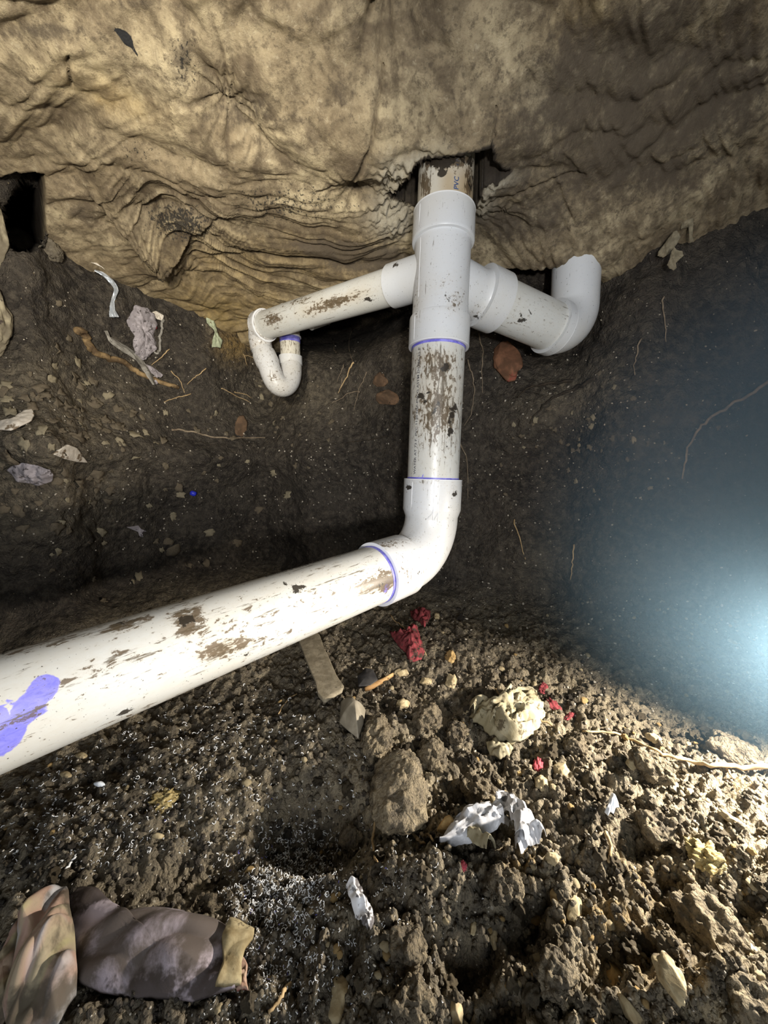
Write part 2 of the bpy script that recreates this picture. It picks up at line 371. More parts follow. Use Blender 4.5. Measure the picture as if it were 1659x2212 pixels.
# ------------------------------------------------------------------ soil: trench floor and the bank behind it
FLOOR = -0.43
edge_px = [(-420, 300), (-150, 360), (0, 400), (60, 425), (140, 540), (250, 600), (330, 650), (440, 685), (560, 745), (650, 690), (760, 690), (850, 660), (900, 640), (1000, 640), (1150, 650), (1250, 645), (1340, 560), (1420, 500), (1659, 440), (1900, 380), (2200, 330)]
eh = np.array([hit_ceiling(*p) for p in edge_px])
e_phi = np.arctan2(eh[:, 0], eh[:, 1]); e_r = np.hypot(eh[:, 0], eh[:, 1])
o = np.argsort(e_phi); e_phi = e_phi[o]; e_r = e_r[o]
NPH, NEL = 1000, 640
phi = np.linspace(math.radians(-74), math.radians(74), NPH)
el = np.radians(np.concatenate([np.linspace(-80, -58, 90, endpoint=False), np.linspace(-58, 40, NEL - 90)]))
rtop = np.interp(phi, e_phi, e_r)
kk = np.exp(-np.linspace(-2, 2, 41) ** 2); kk /= kk.sum()
rtop = np.convolve(np.pad(rtop, 20, mode='edge'), kk, 'valid')
PH, EL = np.meshgrid(phi, el)
tanE = np.tan(EL)
rw = rtop[None, :] + 0 * EL
rw = rw + 0.05 * sstep(0.0, 0.5, tanE) - 0.05 * sstep(0.1, -0.3, tanE)
dirs = np.stack([np.sin(PH), np.cos(PH), tanE], -1)
sx_, sy_, sd_ = proj((dirs + CAMP).reshape(-1, 3)); sx_ = sx_.reshape(PH.shape); sy_ = sy_.reshape(PH.shape); sd_ = sd_.reshape(PH.shape)
for (cx, cy, rx, ry, ang, dr) in (
                (700, 722, 84, 36, 0, 0.55), (800, 690, 90, 34, -16, 0.50),  # undercut below the left branch
        (620, 760, 60, 60, 0, 0.06),
        (1180, 700, 110, 70, 15, 0.10),          # room round the right bend
        (640, 840, 130, 70, 0, 0.07),            # scooped hollow under the trap
        (480, 985, 260, 36, 3, -0.05),           # lip below the hollow
        (840, 770, 60, 70, 0, -0.015),
        (130, 960, 220, 60, 4, -0.09),           # shelf of litter on the left
        (330, 800, 120, 40, 25, 0.04),
        (250, 640, 90, 40, 30, -0.02),
        (1230, 880, 240, 70, -12, -0.03), (1560, 1050, 130, 300, 0, -0.05), (1180, 1010, 130, 60, 10, 0.03),
        (820, 1150, 200, 60, -10, 0.05), (250, 1230, 330, 110, -12, 0.09)):
    rw = rw + dr * gauss(sx_, sy_, cx, cy, rx, ry, ang)
rw = rw + 1.5 * sstep(0.25, 0.6, gauss(sx_, sy_, 50, 468, 46, 74))     # the dark cavity on the far left
rf = np.where(tanE < -0.02, -FLOOR / np.maximum(-tanE, 0.02), 50.0)
k = 0.16
hmix = np.clip(0.5 + 0.5 * (rf - rw) / k, 0, 1)
r0 = rf * (1 - hmix) + rw * hmix - k * hmix * (1 - hmix)
r0 = np.minimum(r0, 2.9)
isfloor = rf < rw
SP = np.stack([r0 * np.sin(PH), r0 * np.cos(PH), r0 * tanE], -1)
gu = np.gradient(SP, axis=0); gv = np.gradient(SP, axis=1)
SN = np.cross(gv, gu); SN /= np.linalg.norm(SN, axis=-1)[..., None] + 1e-9
flip = (SN * SP).sum(-1) > 0; SN[flip] *= -1
wf = sstep(-0.10, 0.22, (rw - rf))                 # 1 on the floor, 0 on the bank
# bank relief
hw = 0.030 * fbm(SP, 5.5, 3, 101) + 0.010 * fbm(SP, 22, 3, 105) + 0.0042 * (0.4 - np.abs(fbm(SP, 70, 3, 109))) + 0.0060 * (np.abs(P3(SP, 48, 111)) - 0.2) + 0.0050 * (np.abs(P3(SP, 105, 112)) - 0.2)
rough_l = sstep(420, 120, sx_) * sstep(700, 860, sy_) * sstep(1250, 1050, sy_)
hw = hw + rough_l * 0.016 * (np.abs(fbm(SP, 26, 3, 113)) - 0.25)
# floor relief: lumps at several sizes
def lumps(s, seed, pw=0.8):
    return 1 - np.clip(np.abs(P3(SP, s, seed, 1, 1, 1.0)) / 0.42, 0, 1) ** pw
def crumbs(cell, seed, jit=0.9):
    """piled hemispherical crumbs, one per jittered cell"""
    wx = SP[..., 0] + 0.35 * cell * P3(SP, 1.1 / cell, seed); wy = SP[..., 1] + 0.35 * cell * P3(SP, 1.1 / cell, seed + 1)
    ci = np.floor(wx / cell).astype(np.int64); cj = np.floor(wy / cell).astype(np.int64); h = np.zeros(SP.shape[:2])
    for di in (-1, 0, 1):
        for dj in (-1, 0, 1):
            a_ = ci + di; b_ = cj + dj; k1 = _PERM[(_PERM[(a_ + seed * 31) & 255] + b_) & 255]; k2 = _PERM[k1 + 37]; k3 = _PERM[k1 + 91]; k4 = _PERM[k2 + 11]
            dx = wx - (a_ + 0.5 + jit * (k1 / 255.0 - 0.5)) * cell; dy = wy - (b_ + 0.5 + jit * (k2 / 255.0 - 0.5)) * cell
            R = cell * (0.30 + 0.45 * k3 / 255.0); q = np.clip(1 - (dx * dx + dy * dy) / (R * R), 0, 1)
            h = np.maximum(h, R * np.sqrt(q) * (0.55 + 0.6 * k4 / 255.0))
    return h
rgh = 0.74 + 0.42 * sstep(600, 1200, sx_) * sstep(1350, 1800, sy_)
patch = np.clip(0.55 + 1.2 * fbm(SP, 9, 2, 141), 0.15, 1.2)
hf = 0.030 * fbm(SP, 4.5, 2, 121) + rgh * (0.34 * patch * crumbs(0.052, 11) + 0.62 * crumbs(0.025, 23) + 0.95 * crumbs(0.0125, 37) + 0.9 * crumbs(0.0070, 41)) + 0.006 * fbm(SP, 60, 3, 137) - 0.027
hw = hw + 0.5 * sstep(0.5, 0.0, np.abs(rw - rf)) * 0
for (cx, cy, rx, ry, ang, dz) in ((685, 1745, 110, 66, 0, -0.085), (840, 1560, 80, 40, 30, 0.02), (1010, 2040, 70, 60, 0, -0.05), (1140, 1990, 60, 60, 0, -0.03),
                                   (880, 1870, 70, 40, 0, 0.015), (640, 2030, 14, 110, 8, -0.018), (690, 2050, 16, 110, 10, 0.014), (740, 2060, 12, 110, 12, -0.022), (800, 2060, 22, 90, 8, 0.012),
                                   (1380, 1790, 60, 50, 0, -0.035), (1590, 1960, 60, 70, 0, -0.03), (1450, 1930, 70, 60, 40, -0.03), (1300, 2080, 50, 70, 30, -0.03), (1560, 2120, 80, 60, 0, 0.035), (1080, 2170, 60, 40, 0, -0.03),
                                   (1000, 1690, 50, 40, 0, -0.02), (930, 1730, 30, 40, 0, -0.02), (200, 1760, 200, 80, -20, 0.015), (390, 1860, 140, 40, -20, -0.02), (420, 1330, 600, 60, -15, -0.03)):
    hf = hf + dz * gauss(sx_, sy_, cx, cy, rx, ry, ang) * (sd_ > 0)
SP2 = SP + SN * (hw * (1 - wf) + hf * wf)[..., None]
SP2[..., 2] += CAMZ
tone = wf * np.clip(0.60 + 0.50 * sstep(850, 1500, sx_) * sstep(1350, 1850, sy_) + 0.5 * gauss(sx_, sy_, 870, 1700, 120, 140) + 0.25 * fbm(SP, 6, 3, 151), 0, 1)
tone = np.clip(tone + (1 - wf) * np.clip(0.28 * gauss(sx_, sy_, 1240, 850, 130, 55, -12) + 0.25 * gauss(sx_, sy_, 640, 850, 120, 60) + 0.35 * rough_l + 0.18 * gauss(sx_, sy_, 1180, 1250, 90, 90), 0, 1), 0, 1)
ochre = wf * np.clip(0.8 * gauss(sx_, sy_, 1320, 1965, 60, 36, 25) + 0.7 * gauss(sx_, sy_, 1130, 1870, 50, 40) + 0.5 * gauss(sx_, sy_, 1420, 1870, 90, 50, 20) + 0.8 * gauss(sx_, sy_, 1540, 1850, 50, 25) + 0.5 * gauss(sx_, sy_, 1600, 1680, 60, 22, 15) + 0.5 * gauss(sx_, sy_, 1450, 2100, 160, 80, 30), 0, 1)
ochre = np.clip(ochre + 0.8 * (1 - wf) * gauss(sx_, sy_, 505, 745, 40, 34, 20), 0, 1)
M_SOIL = soil_material()
allF = grid_faces(NEL, NPH)[:, ::-1]
fl = isfloor.ravel()[allF].any(1)
SV = SP2.reshape(-1, 3)
def soil_part(name, mask, label):
    f = allF[mask]; used = np.unique(f); re = np.full(len(SV), -1); re[used] = np.arange(len(used))
    me = np_mesh(name, SV[used], re[f], True, M_SOIL)
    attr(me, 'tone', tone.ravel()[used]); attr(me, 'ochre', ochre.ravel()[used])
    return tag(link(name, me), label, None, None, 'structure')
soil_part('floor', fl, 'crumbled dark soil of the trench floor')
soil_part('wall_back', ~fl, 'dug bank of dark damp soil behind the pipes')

# lookup: pixel -> point and normal of the soil
gu = np.gradient(SP2, axis=0); gv = np.gradient(SP2, axis=1)
NN = np.cross(gv, gu); NN /= np.linalg.norm(NN, axis=-1)[..., None] + 1e-9
fl_ = (NN * (SP2 - CAMP)).sum(-1) > 0; NN[fl_] *= -1
lx, ly, ld = proj(SV)
CELL = 4; GW, GH = 1659 // CELL + 60, 2212 // CELL + 60
ix = np.floor(lx / CELL).astype(int) + 30; iy = np.floor(ly / CELL).astype(int) + 30
ok = (ix >= 0) & (ix < GW) & (iy >= 0) & (iy < GH) & (ld > 0.05)
idx = np.nonzero(ok)[0]; idx = idx[np.argsort(-ld[idx])]
LUT = np.full((GH, GW), -1); LUT[iy[idx], ix[idx]] = idx
NNf = NN.reshape(-1, 3); SNf = SN.reshape(-1, 3)
def S(px, py):
    gx_ = int(px // CELL) + 30; gy_ = int(py // CELL) + 30
    for rad in range(0, 12):
        x0, x1, y0, y1 = max(gx_ - rad, 0), gx_ + rad + 1, max(gy_ - rad, 0), gy_ + rad + 1
        w = LUT[y0:y1, x0:x1]; w = w[w >= 0]
        if len(w):
            i = w[np.argmin((lx[w] - px) ** 2 + (ly[w] - py) ** 2)]
            return SV[i].copy(), SNf[i].copy()
    return at(px, py, 1.0), np.array([0, 0, 1.0])

# ------------------------------------------------------------------ the glued PVC drain: one thing, its parts and their sub-parts
M_PVC = pvc_material('pvc_white')
M_PVC_FIT = pvc_material('pvc_fitting', (0.66, 0.68, 0.71), 0.0, 1.0)
M_PVC_OLD = pvc_material('pvc_weathered', (0.68, 0.66, 0.59), 0.35)
M_PRIMER = plain('purple_primer', (0.13, 0.12, 0.55), (0.28, 0.27, 0.74), 60, 0.45, 0.1)
M_SEAM = plain('pvc_edge', (0.82, 0.83, 0.85), None, 30, 0.3, 0.0, spec=0.6)
M_INK = plain('print_ink', (0.05, 0.05, 0.065), (0.14, 0.14, 0.15), 220, 0.7, 0.0)
M_INK_BLUE = plain('blue_print_ink', (0.02, 0.06, 0.20), (0.05, 0.11, 0.28), 220, 0.7, 0.0)

A = at(966, 315, 0.764); C = at(928, 1198, 0.85); Fp = at(-190, 1608, 0.338); Fp = C + (Fp - C) * 1.6
def unit(v): v = np.asarray(v, float); return v / np.linalg.norm(v)
def frame(a, b, hint=(1, 0, 0)):
    """matrix whose Z runs from a to b and X as near hint as can be, origin at a"""
    z = unit(np.asarray(b) - a); x = np.asarray(hint, float); x = unit(x - z * x.dot(z)); y = np.cross(z, x)
    M = Matrix.Identity(4)
    for i in range(3): M[i][0], M[i][1], M[i][2], M[i][3] = x[i], y[i], z[i], a[i]
    return M
def npM(M): return np.array(M)
def lathe(name, a, b, prof, mat, parent, n=88, hint=(1, 0, 0), step=0.006):
    """prof: [(distance from a, radius)]; rings are added along long straight runs"""
    pr = []
    for (s0, q0), (s1, q1) in zip(prof[:-1], prof[1:]):
        m = max(1, int(abs(s1 - s0) / step))
        pr += [(s0 + (s1 - s0) * i / m, q0 + (q1 - q0) * i / m) for i in range(m)]
    pr.append(prof[-1])
    th = np.linspace(0, 2 * np.pi, n, endpoint=False)
    V = np.array([[[q * math.cos(t), q * math.sin(t), s] for t in th] for s, q in pr]).reshape(-1, 3)
    F = grid_faces(len(pr), n, True)
    me = np_mesh(name, V, F, True, mat)
    sharp(me)
    M = frame(np.asarray(a), np.asarray(b), hint)
    o = link(name, me, parent, M); return o
def sharp(me, deg=38):
    bm = bmesh.new(); bm.from_mesh(me)
    for e in bm.edges:
        e.smooth = not (len(e.link_faces) == 2 and e.calc_face_angle(0) > math.radians(deg))
    bm.to_mesh(me); bm.free()
def wv(o):
    """world vertices and normals"""
    me = o.data; n = len(me.vertices); v = np.empty(n * 3); me.vertices.foreach_get('co', v); w = np.empty(n * 3); me.vertices.foreach_get('normal', w)
    M = npM(WM[o.name]); return v.reshape(-1, 3) @ M[:3, :3].T + M[:3, 3], w.reshape(-1, 3) @ M[:3, :3].T
def paint(o, **layers):
    """stains: layer = [(px, py, rx, ry, angle, amount)] found on the side of the pipe that faces the camera; 'base' adds a constant"""
    V, N = wv(o); x, y, d = proj(V); face = ((CAMP - V) * N).sum(1) > 0
    for k, blobs in layers.items():
        a = np.zeros(len(V))
        for b in blobs:
            if b[0] == 'base': a += b[1]
            else: a = np.maximum(a, face * b[5] * gauss(x, y, *b[:5]))
        attr(o.data, k, a)
def sweep(pts, rad, n=64, cap=False):
    pts = np.asarray(pts, float); m = len(pts); rad = np.broadcast_to(rad, (m,)) if np.ndim(rad) < 2 else rad
    T = np.gradient(pts, axis=0); T /= np.linalg.norm(T, axis=1)[:, None]
    ref = np.array([0.31, 0.17, 0.93]) if abs(T[0][2]) < 0.9 else np.array([1.0, 0, 0])
    u = unit(np.cross(T[0], ref)); V = []
    th = np.linspace(0, 2 * np.pi, n, endpoint=False)
    for i in range(m):
        u = unit(u - T[i] * u.dot(T[i])); w = np.cross(T[i], u)
        V.append(pts[i] + rad[i] * (np.cos(th)[:, None] * u + np.sin(th)[:, None] * w))
    V = np.concatenate(V); F = [list(f) for f in grid_faces(m, n, True)]
    if cap: F.append(list(range(n))[::-1]); F.append(list(range((m - 1) * n, m * n)))
    return V, F
def arc(corner, d_in, d_out, R, n=16):
    """points of a fillet that arrives along d_in and leaves along d_out"""
    d_in, d_out = unit(d_in), unit(d_out); half = math.acos(np.clip(d_in.dot(d_out), -1, 1)) / 2
    t = R * math.tan(half); p0 = corner - d_in * t
    nrm = unit(d_out - d_in * d_in.dot(d_out)); c = p0 + nrm * R
    return [c - nrm * R * math.cos(a) + d_in * R * math.sin(a) for a in np.linspace(0, 2 * half, n)], t
def fitting(name, segs, mat, parent, n=72):
    """segs: list of (points, radii) joined into one swept body with steps"""
    P = []; R = []
    for p, r in segs:
        P += list(p); R += list(r)
    # repeated points make steps: nudge them apart
    Q = [np.asarray(P[0])]
    for i in range(1, len(P)):
        q = np.asarray(P[i], float)
        if np.linalg.norm(q - Q[-1]) < 4e-4:
            q = Q[-1] + unit(np.asarray(P[min(i + 1, len(P) - 1)]) - np.asarray(P[max(i - 2, 0)])) * 5e-4
        Q.append(q)
    V, F = sweep(Q, np.array(R), n)
    o = solid(name, V, F, mat, parent); sharp(o.data, 40); return o
def seg(a, d, s0, s1, step=0.006):
    n = max(2, int(abs(s1 - s0) / step) + 1); return [np.asarray(a) + unit(d) * s for s in np.linspace(s0, s1, n)]
def ring(name, c, d, r, w, th, mat, parent):
    """a thin band round a pipe"""
    d = unit(d); P = [c - d * w / 2, c - d * w / 2 + d * 1e-4, c + d * w / 2 - d * 1e-4, c + d * w / 2]
    V, F = sweep(P, np.array([r, r + th, r + th, r]), 72); o = solid(name, V, F, mat, parent); sharp(o.data, 30); return o

drain = empty('drain_pipe', C, 'white plastic drain pipe hanging from the slab with branches and a long run', 'pipe')
AXL = np.linalg.norm(C - A); AD = unit(C - A)
def rz(py):
    lo, hi = 0.0, AXL
    for _ in range(40):
        m = (lo + hi) / 2
        if proj(A + AD * m)[1][0] < py: lo = m
        else: hi = m
    return lo
R4 = 0.05715
# ---- riser through the slab
zt, zb = rz(462), rz(752); zh1 = rz(528); zh2 = rz(690)
o = lathe('riser_pipe', A - AD * 0.16, C, [(0, R4), (zt + 0.16 + 0.01, R4)], M_PVC_OLD, drain)
tag(o, 'old ochre-stained riser pipe stub coming through the slab')
paint(o, ochre=[(1000, 420, 30, 70, 0, 1.3), (972, 395, 24, 44, 0, 1.0), (915, 410, 14, 40, 0, 0.35)], mud=[(920, 400, 16, 40, 0, 0.9), (1012, 390, 10, 50, 0, 0.9), (960, 345, 70, 22, 0, 1.2)], dirt=[(960, 345, 70, 20, 0, 0.9), (955, 372, 14, 12, 0, 0.7), (1018, 380, 10, 40, 0, 0.7)])
riser = o
# ---- cross fitting
cross = lathe('cross_fitting', A, C, [(zt, R4 + 0.0004), (zt, 0.0640), (zh1 - 0.006, 0.0655), (zh1 - 0.002, 0.0655), (zh1, 0.0645), (zh1 + 0.001, 0.0590), (zh1 + 0.03, 0.0588), (zh2 - 0.03, 0.0588), (zh2 - 0.002, 0.0600), (zh2, 0.0638), (zh2 + 0.004, 0.0648), (zb - 0.001, 0.0652), (zb, 0.0640), (zb, R4 + 0.0004)], M_PVC_FIT, drain)
paint(cross, mud=[(960, 610, 30, 20, -30, 0.25), (985, 650, 16, 26, 20, 0.5), (900, 640, 10, 60, 0, 0.35), ('base', 0.05)], dirt=[(1010, 515, 16, 10, 0, 0.45), (965, 552, 16, 10, 0, 0.3), (975, 640, 20, 25, 20, 0.35), (960, 610, 30, 10, -30, 0.2)])
for zz, w in ((zt, 0.0022), (zb, 0.0022)):
    ring('hub_lip', A + AD * zz, AD, 0.0590, w, 0.0055, M_SEAM, cross)
ring('primer_ring', A + AD * (zb + 0.003), AD, R4, 0.005, 0.0006, M_PRIMER, cross)
# ---- left branch
LB0 = at(900, 603, 0.822); LB1 = at(556, 708, 1.175); LD = unit(LB1 - LB0); LL = np.linalg.norm(LB1 - LB0)
RL = 0.0400
def along(a, d, L, px):
    lo, hi = -0.05, L + 0.05
    s = np.sign(proj(a + d * hi)[0][0] - proj(a + d * lo)[0][0])
    for _ in range(40):
        m = (lo + hi) / 2
        if (proj(a + d * m)[0][0] - px) * s < 0: lo = m
        else: hi = m
    return lo
zl = along(LB0, LD, LL, 849)
o = fitting('branch_hub', [(seg(LB0, LD, -0.05, 0.03), [0.0455] * len(seg(LB0, LD, -0.05, 0.03))), (seg(LB0, LD, 0.045, zl), [0.0460] * len(seg(LB0, LD, 0.045, zl))), ([LB0 + LD * zl], [RL + 0.0003])], M_PVC_FIT, cross)
paint(o, dirt=[(856, 572, 6, 8, 0, 0.8), ('base', 0.05)])
ring('primer_ring', LB0 + LD * (zl + 0.0015), LD, RL, 0.003, 0.0005, M_PRIMER, cross)
o = lathe('branch_pipe', LB0, LB1, [(zl - 0.02, RL), (LL - 0.02, RL)], M_PVC, drain, 72)
tag(o, 'slimmer left branch pipe smeared with brown mud'); WM_left = o
paint(o, mud=[(720, 655, 70, 14, -18, 0.8), (590, 690, 22, 16, 0, 0.8), (650, 650, 40, 10, -20, 0.5), ('base', 0.1)], dirt=[(800, 645, 26, 10, -20, 0.6), (630, 675, 20, 10, 0, 0.4), (655, 655, 25, 15, 0, 0.3), (820, 600, 20, 20, 0, 0.25)], ochre=[(720, 655, 80, 16, -18, 0.35)])
# ---- elbow at its end, then the trap
down = np.array([0.16, 0.0, -1.0]); trap_top = LB1
pts, t = arc(trap_top, LD, unit(down), 0.045, 14)
e0 = LL - 0.042
sg = [(seg(LB0, LD, e0, e0 + 0.026), [0.0460] * len(seg(LB0, LD, e0, e0 + 0.026))), (pts[1:], list(np.linspace(0.0435, 0.0335, len(pts) - 1))), (seg(pts[-1], down, 0.003, 0.016), [0.034] * 3)]
elb = fitting('elbow_fitting', sg, M_PVC_FIT, drain); tag(elb, 'grubby reducing elbow at the end of the left branch')
paint(elb, mud=[('base', 0.35)], dirt=[('base', 0.12)], ochre=[('base', 0.15)])
ring('hub_lip', LB0 + LD * e0, LD, RL, 0.004, 0.0075, M_SEAM, elb)
R2 = 0.0322
leg1_top = pts[-1] + unit(down) * 0.012
def pix(p): return [float(q[0]) for q in proj(p)]
L2x = at(628, 690, 1.235)
U1 = at(581, 790, 1.168); UB = at(614, 818, 1.19); U2 = at(629, 790, 1.215)
trap = empty('p_trap', U1, None, None); trap.parent = drain; trap.matrix_basis = WM[drain.name].inverted() @ WM[trap.name]
d2 = unit(np.array([0.0, 0.0, 1.0]))
def bez(p, n):
    p = [np.asarray(q, float) for q in p]; out = []
    for tt in np.linspace(0, 1, n):
        q = p
        while len(q) > 1: q = [a * (1 - tt) + b * tt for a, b in zip(q[:-1], q[1:])]
        out.append(q[0])
    return out
h1 = leg1_top + (U1 - leg1_top) * 0.35; h2 = leg1_top + (U1 - leg1_top) * 0.85
sp = [leg1_top, h1]
b1 = bez([h2, h2 + (h2 - leg1_top) * 0.9, at(589, 852, 1.180), at(636, 852, 1.205), at(631, 805, 1.225), at(628, 778, 1.228)], 26)
nrm_r = list(np.linspace(R2 + 0.001, R2 + 0.002, 26))
V, F = sweep(sp + [h1 + 1e-3 * unit(h2 - h1)] + [h2] + b1[1:], np.array([R2, R2, R2 + 0.0040, R2 + 0.0040] + nrm_r[1:]), 56)
o = solid('trap_bend', V, F, M_PVC_FIT, trap); sharp(o.data, 42)
paint(o, mud=[('base', 0.25), (590, 815, 14, 16, 0, 0.7)], dirt=[('base', 0.10), (595, 822, 12, 10, 0, 0.5)], ochre=[('base', 0.1)], primer=[(600, 812, 6, 4, 0, 0.45)])
end = b1[-1]
V, F = sweep([end - d2 * 0.016, end - d2 * 0.015, end + d2 * 0.012, end + d2 * 0.013], np.array([R2 + 0.001, R2 + 0.0055, R2 + 0.0055, R2]), 56)
o = solid('trap_collar', V, F, M_PVC_FIT, trap); sharp(o.data, 30); paint(o, mud=[('base', 0.2)], dirt=[('base', 0.08)])
lo_ = end + d2 * 0.010
o = lathe('trap_riser', lo_, lo_ + d2 * 0.2, [(0, R2), (0.155, R2)], M_PVC_OLD, trap, 56)
paint(o, mud=[('base', 0.4)], primer=[(629, 770, 30, 5, 0, 0.25)])
ring('primer_ring', lo_ + d2 * 0.052, d2, R2, 0.016, 0.0008, M_PRIMER, trap)
ring('hub_lip', lo_ + d2 * 0.062, d2, R2, 0.004, 0.004, M_SEAM, trap)
# a short white stub that peeps out below the left branch
s0, s1 = at(672, 704, 1.13), at(712, 690, 1.20)
V, F = sweep([s0, s0 + (s1 - s0) * 0.95, s1], np.array([0.0125, 0.0125, 0.011]), 32, True)
o = solid('supply_stub', V, F, M_PVC_FIT, drain); sharp(o.data, 40)
# ---- right branch
RB0 = at(948, 600, 0.812); RB1 = at(1238, 727, 0.975); RD = unit(RB1 - RB0); RLn = np.linalg.norm(RB1 - RB0)
zc0 = along(RB0, RD, RLn, 1036); zc1 = along(RB0, RD, RLn, 1074); zr = along(RB0, RD, RLn, 1200)
o = fitting('branch_hub', [(seg(RB0, RD, 0.0, zc0 - 0.012), list(np.linspace(0.058, 0.0525, len(seg(RB0, RD, 0.0, zc0 - 0.012))))), ([RB0 + RD * (zc0 - 0.005), RB0 + RD * (zc0 - 0.001), RB0 + RD * zc0], [0.0535, 0.0555, 0.0668]), (seg(RB0, RD, zc0 + 0.003, zc1), [0.0668] * len(seg(RB0, RD, zc0 + 0.003, zc1))), ([RB0 + RD * zc1], [R4 + 0.0004])], M_PVC_FIT, cross)
paint(o, dirt=[(1050, 618, 8, 16, 20, 0.5), (1030, 680, 10, 30, 30, 0.6), (1055, 680, 16, 8, -20, 0.3), (1015, 610, 8, 30, 0, 0.25)], mud=[('base', 0.1), (1035, 670, 20, 30, 30, 0.3)])
o = lathe('vent_pipe', RB0, RB1, [(zc1 - 0.02, R4), (zr + 0.02, R4)], M_PVC, drain)
tag(o, 'short right branch pipe with black mould smudges')
paint(o, dirt=[(1128, 688, 18, 16, 20, 0.62), (1155, 655, 16, 12, 20, 0.5), (1140, 708, 14, 8, 20, 0.5), (1150, 690, 60, 50, 0, 0.22)], mud=[('base', 0.05), (1120, 690, 30, 30, 0, 0.2), ('base', 0.12)])
upd = unit(np.array([-0.03, 0.0, 1.0]))
pts, t = arc(RB1, RD, upd, 0.066, 16)
tl = RLn - zr
sg = [(seg(RB0, RD, zr, RLn - t - 0.004), [0.0660] * len(seg(RB0, RD, zr, RLn - t - 0.004))), (pts, list(np.linspace(0.0640, 0.0575, len(pts)))), (seg(pts[-1], upd, 0.004, 0.20), [0.0575] * len(seg(pts[-1], upd, 0.004, 0.20)))]
elb2 = fitting('elbow_fitting', sg, M_PVC_FIT, drain); tag(elb2, 'right elbow fitting turning up into the slab')
paint(elb2, mud=[('base', 0.05)], dirt=[(1180, 745, 30, 6, 10, 0.5), (1230, 680, 10, 10, 0, 0.2)])
ring('hub_lip', RB0 + RD * zr, RD, R4, 0.004, 0.0088, M_SEAM, elb2)
ring('primer_ring', RB0 + RD * (zr - 0.003), RD, R4, 0.003, 0.0006, M_PRIMER, elb2)
# ---- drop pipe
ze = rz(1036)
drop = lathe('drop_pipe', A, C, [(zb - 0.02, R4), (ze + 0.02, R4)], M_PVC, drain)
tag(drop, 'middle drop pipe peppered with flaking soil and printed lettering')
paint(drop, mud=[(945, 790, 45, 34, 0, 0.62), (945, 890, 50, 70, 0, 0.62), (890, 800, 14, 60, 0, 0.3), (960, 840, 30, 80, 0, 0.45), ('base', 0.20)],
      dirt=[(966, 792, 16, 12, -20, 0.85), (908, 855, 11, 9, -30, 0.9), (918, 868, 6, 6, 0, 0.8), (978, 900, 12, 34, 0, 0.7), (972, 933, 7, 16, 10, 0.95), (945, 890, 46, 60, 0, 0.42), (928, 848, 10, 6, 0, 0.7), (965, 965, 5, 5, 0, 0.7), (940, 920, 14, 24, 0, 0.55)],
      primer=[(905, 1031, 40, 3, 0, 0.52), (914, 1025, 4, 8, 30, 0.55), (960, 1030, 22, 2, 0, 0.5)], ochre=[(930, 775, 40, 16, 0, 0.4), (945, 880, 50, 80, 0, 0.25)])
# ---- bottom elbow
RD2 = unit(Fp - C)
pts, t = arc(C, AD, RD2, 0.098, 22)
zeh = rz(1107); zA = AXL - t
e_in0, e_in1 = ze, min(AXL - t - 0.004, rz(1100))
hubL = 0.170
sg = [([A + AD * ze], [R4 + 0.0004]), (seg(A, AD, ze, e_in1), [0.0648] * len(seg(A, AD, ze, e_in1))),
      (pts, [0.0592] * len(pts)),
      (seg(C, RD2, t + 0.006, hubL), [0.0648] * len(seg(C, RD2, t + 0.006, hubL))), ([C + RD2 * hubL], [R4 + 0.0004])]
elb3 = fitting('elbow_fitting', sg, M_PVC_FIT, drain, 88); tag(elb3, 'bottom elbow fitting turning the drop into the long run')
paint(elb3, mud=[('base', 0.12), (870, 1240, 30, 30, 0, 0.5), (975, 1060, 14, 20, 0, 0.4), (840, 1175, 60, 12, -12, 0.6), (930, 1040, 40, 5, 0, 0.5)], dirt=[(883, 1053, 9, 7, 0, 0.75), (983, 1068, 6, 10, 0, 0.75), (975, 1095, 8, 10, 30, 0.4), (900, 1240, 22, 20, 30, 0.45), (945, 1180, 10, 10, 0, 0.4), (840, 1172, 50, 8, -15, 0.35), (975, 1120, 8, 10, 0, 0.4), (880, 1165, 30, 30, 0, 0.15)])
ring('hub_lip', A + AD * ze, AD, R4 + 0.001, 0.0022, 0.0066, M_SEAM, elb3)
ring('hub_lip', C + RD2 * hubL, RD2, R4 + 0.001, 0.0024, 0.0066, M_SEAM, elb3)
ring('primer_ring', A + AD * (ze - 0.0025), AD, R4, 0.004, 0.0006, M_PRIMER, elb3)
ring('primer_ring', C + RD2 * (hubL + 0.004), RD2, R4, 0.007, 0.0008, M_PRIMER, elb3)
# mould ribs on the elbow and the cross
def rib(a, d, s0, s1, px, r, parent, mat=M_SEAM):
    a = np.asarray(a); d = unit(d); mid = a + d * (s0 + s1) / 2
    x = unit(np.cross(d, [0.3, 0.8, 0.2])); y = np.cross(d, x); best = None
    for th in np.linspace(0, 2 * np.pi, 240):
        n = x * math.cos(th) + y * math.sin(th); p = mid + n * r
        if n.dot(CAMP - p) > 0:
            e = abs(proj(p)[0][0] - px)
            if best is None or e < best[0]: best = (e, n)
    n = best[1]; V, F = sweep([a + d * s0 + n * r, a + d * (s0 + 0.004) + n * (r + 0.0003), a + d * (s1 - 0.004) + n * (r + 0.0003), a + d * s1 + n * r], np.array([0.0003, 0.0006, 0.0006, 0.0003]), 8, True)
    return solid('mould_seam', V, F, mat, parent)
rib(A, AD, ze + 0.004, e_in1 - 0.002, 889, 0.0648, elb3); rib(A, AD, ze + 0.004, AXL - t + 0.002, 937, 0.0648, elb3); rib(A, AD, ze + 0.004, AXL - t + 0.004, 947, 0.0640, elb3)
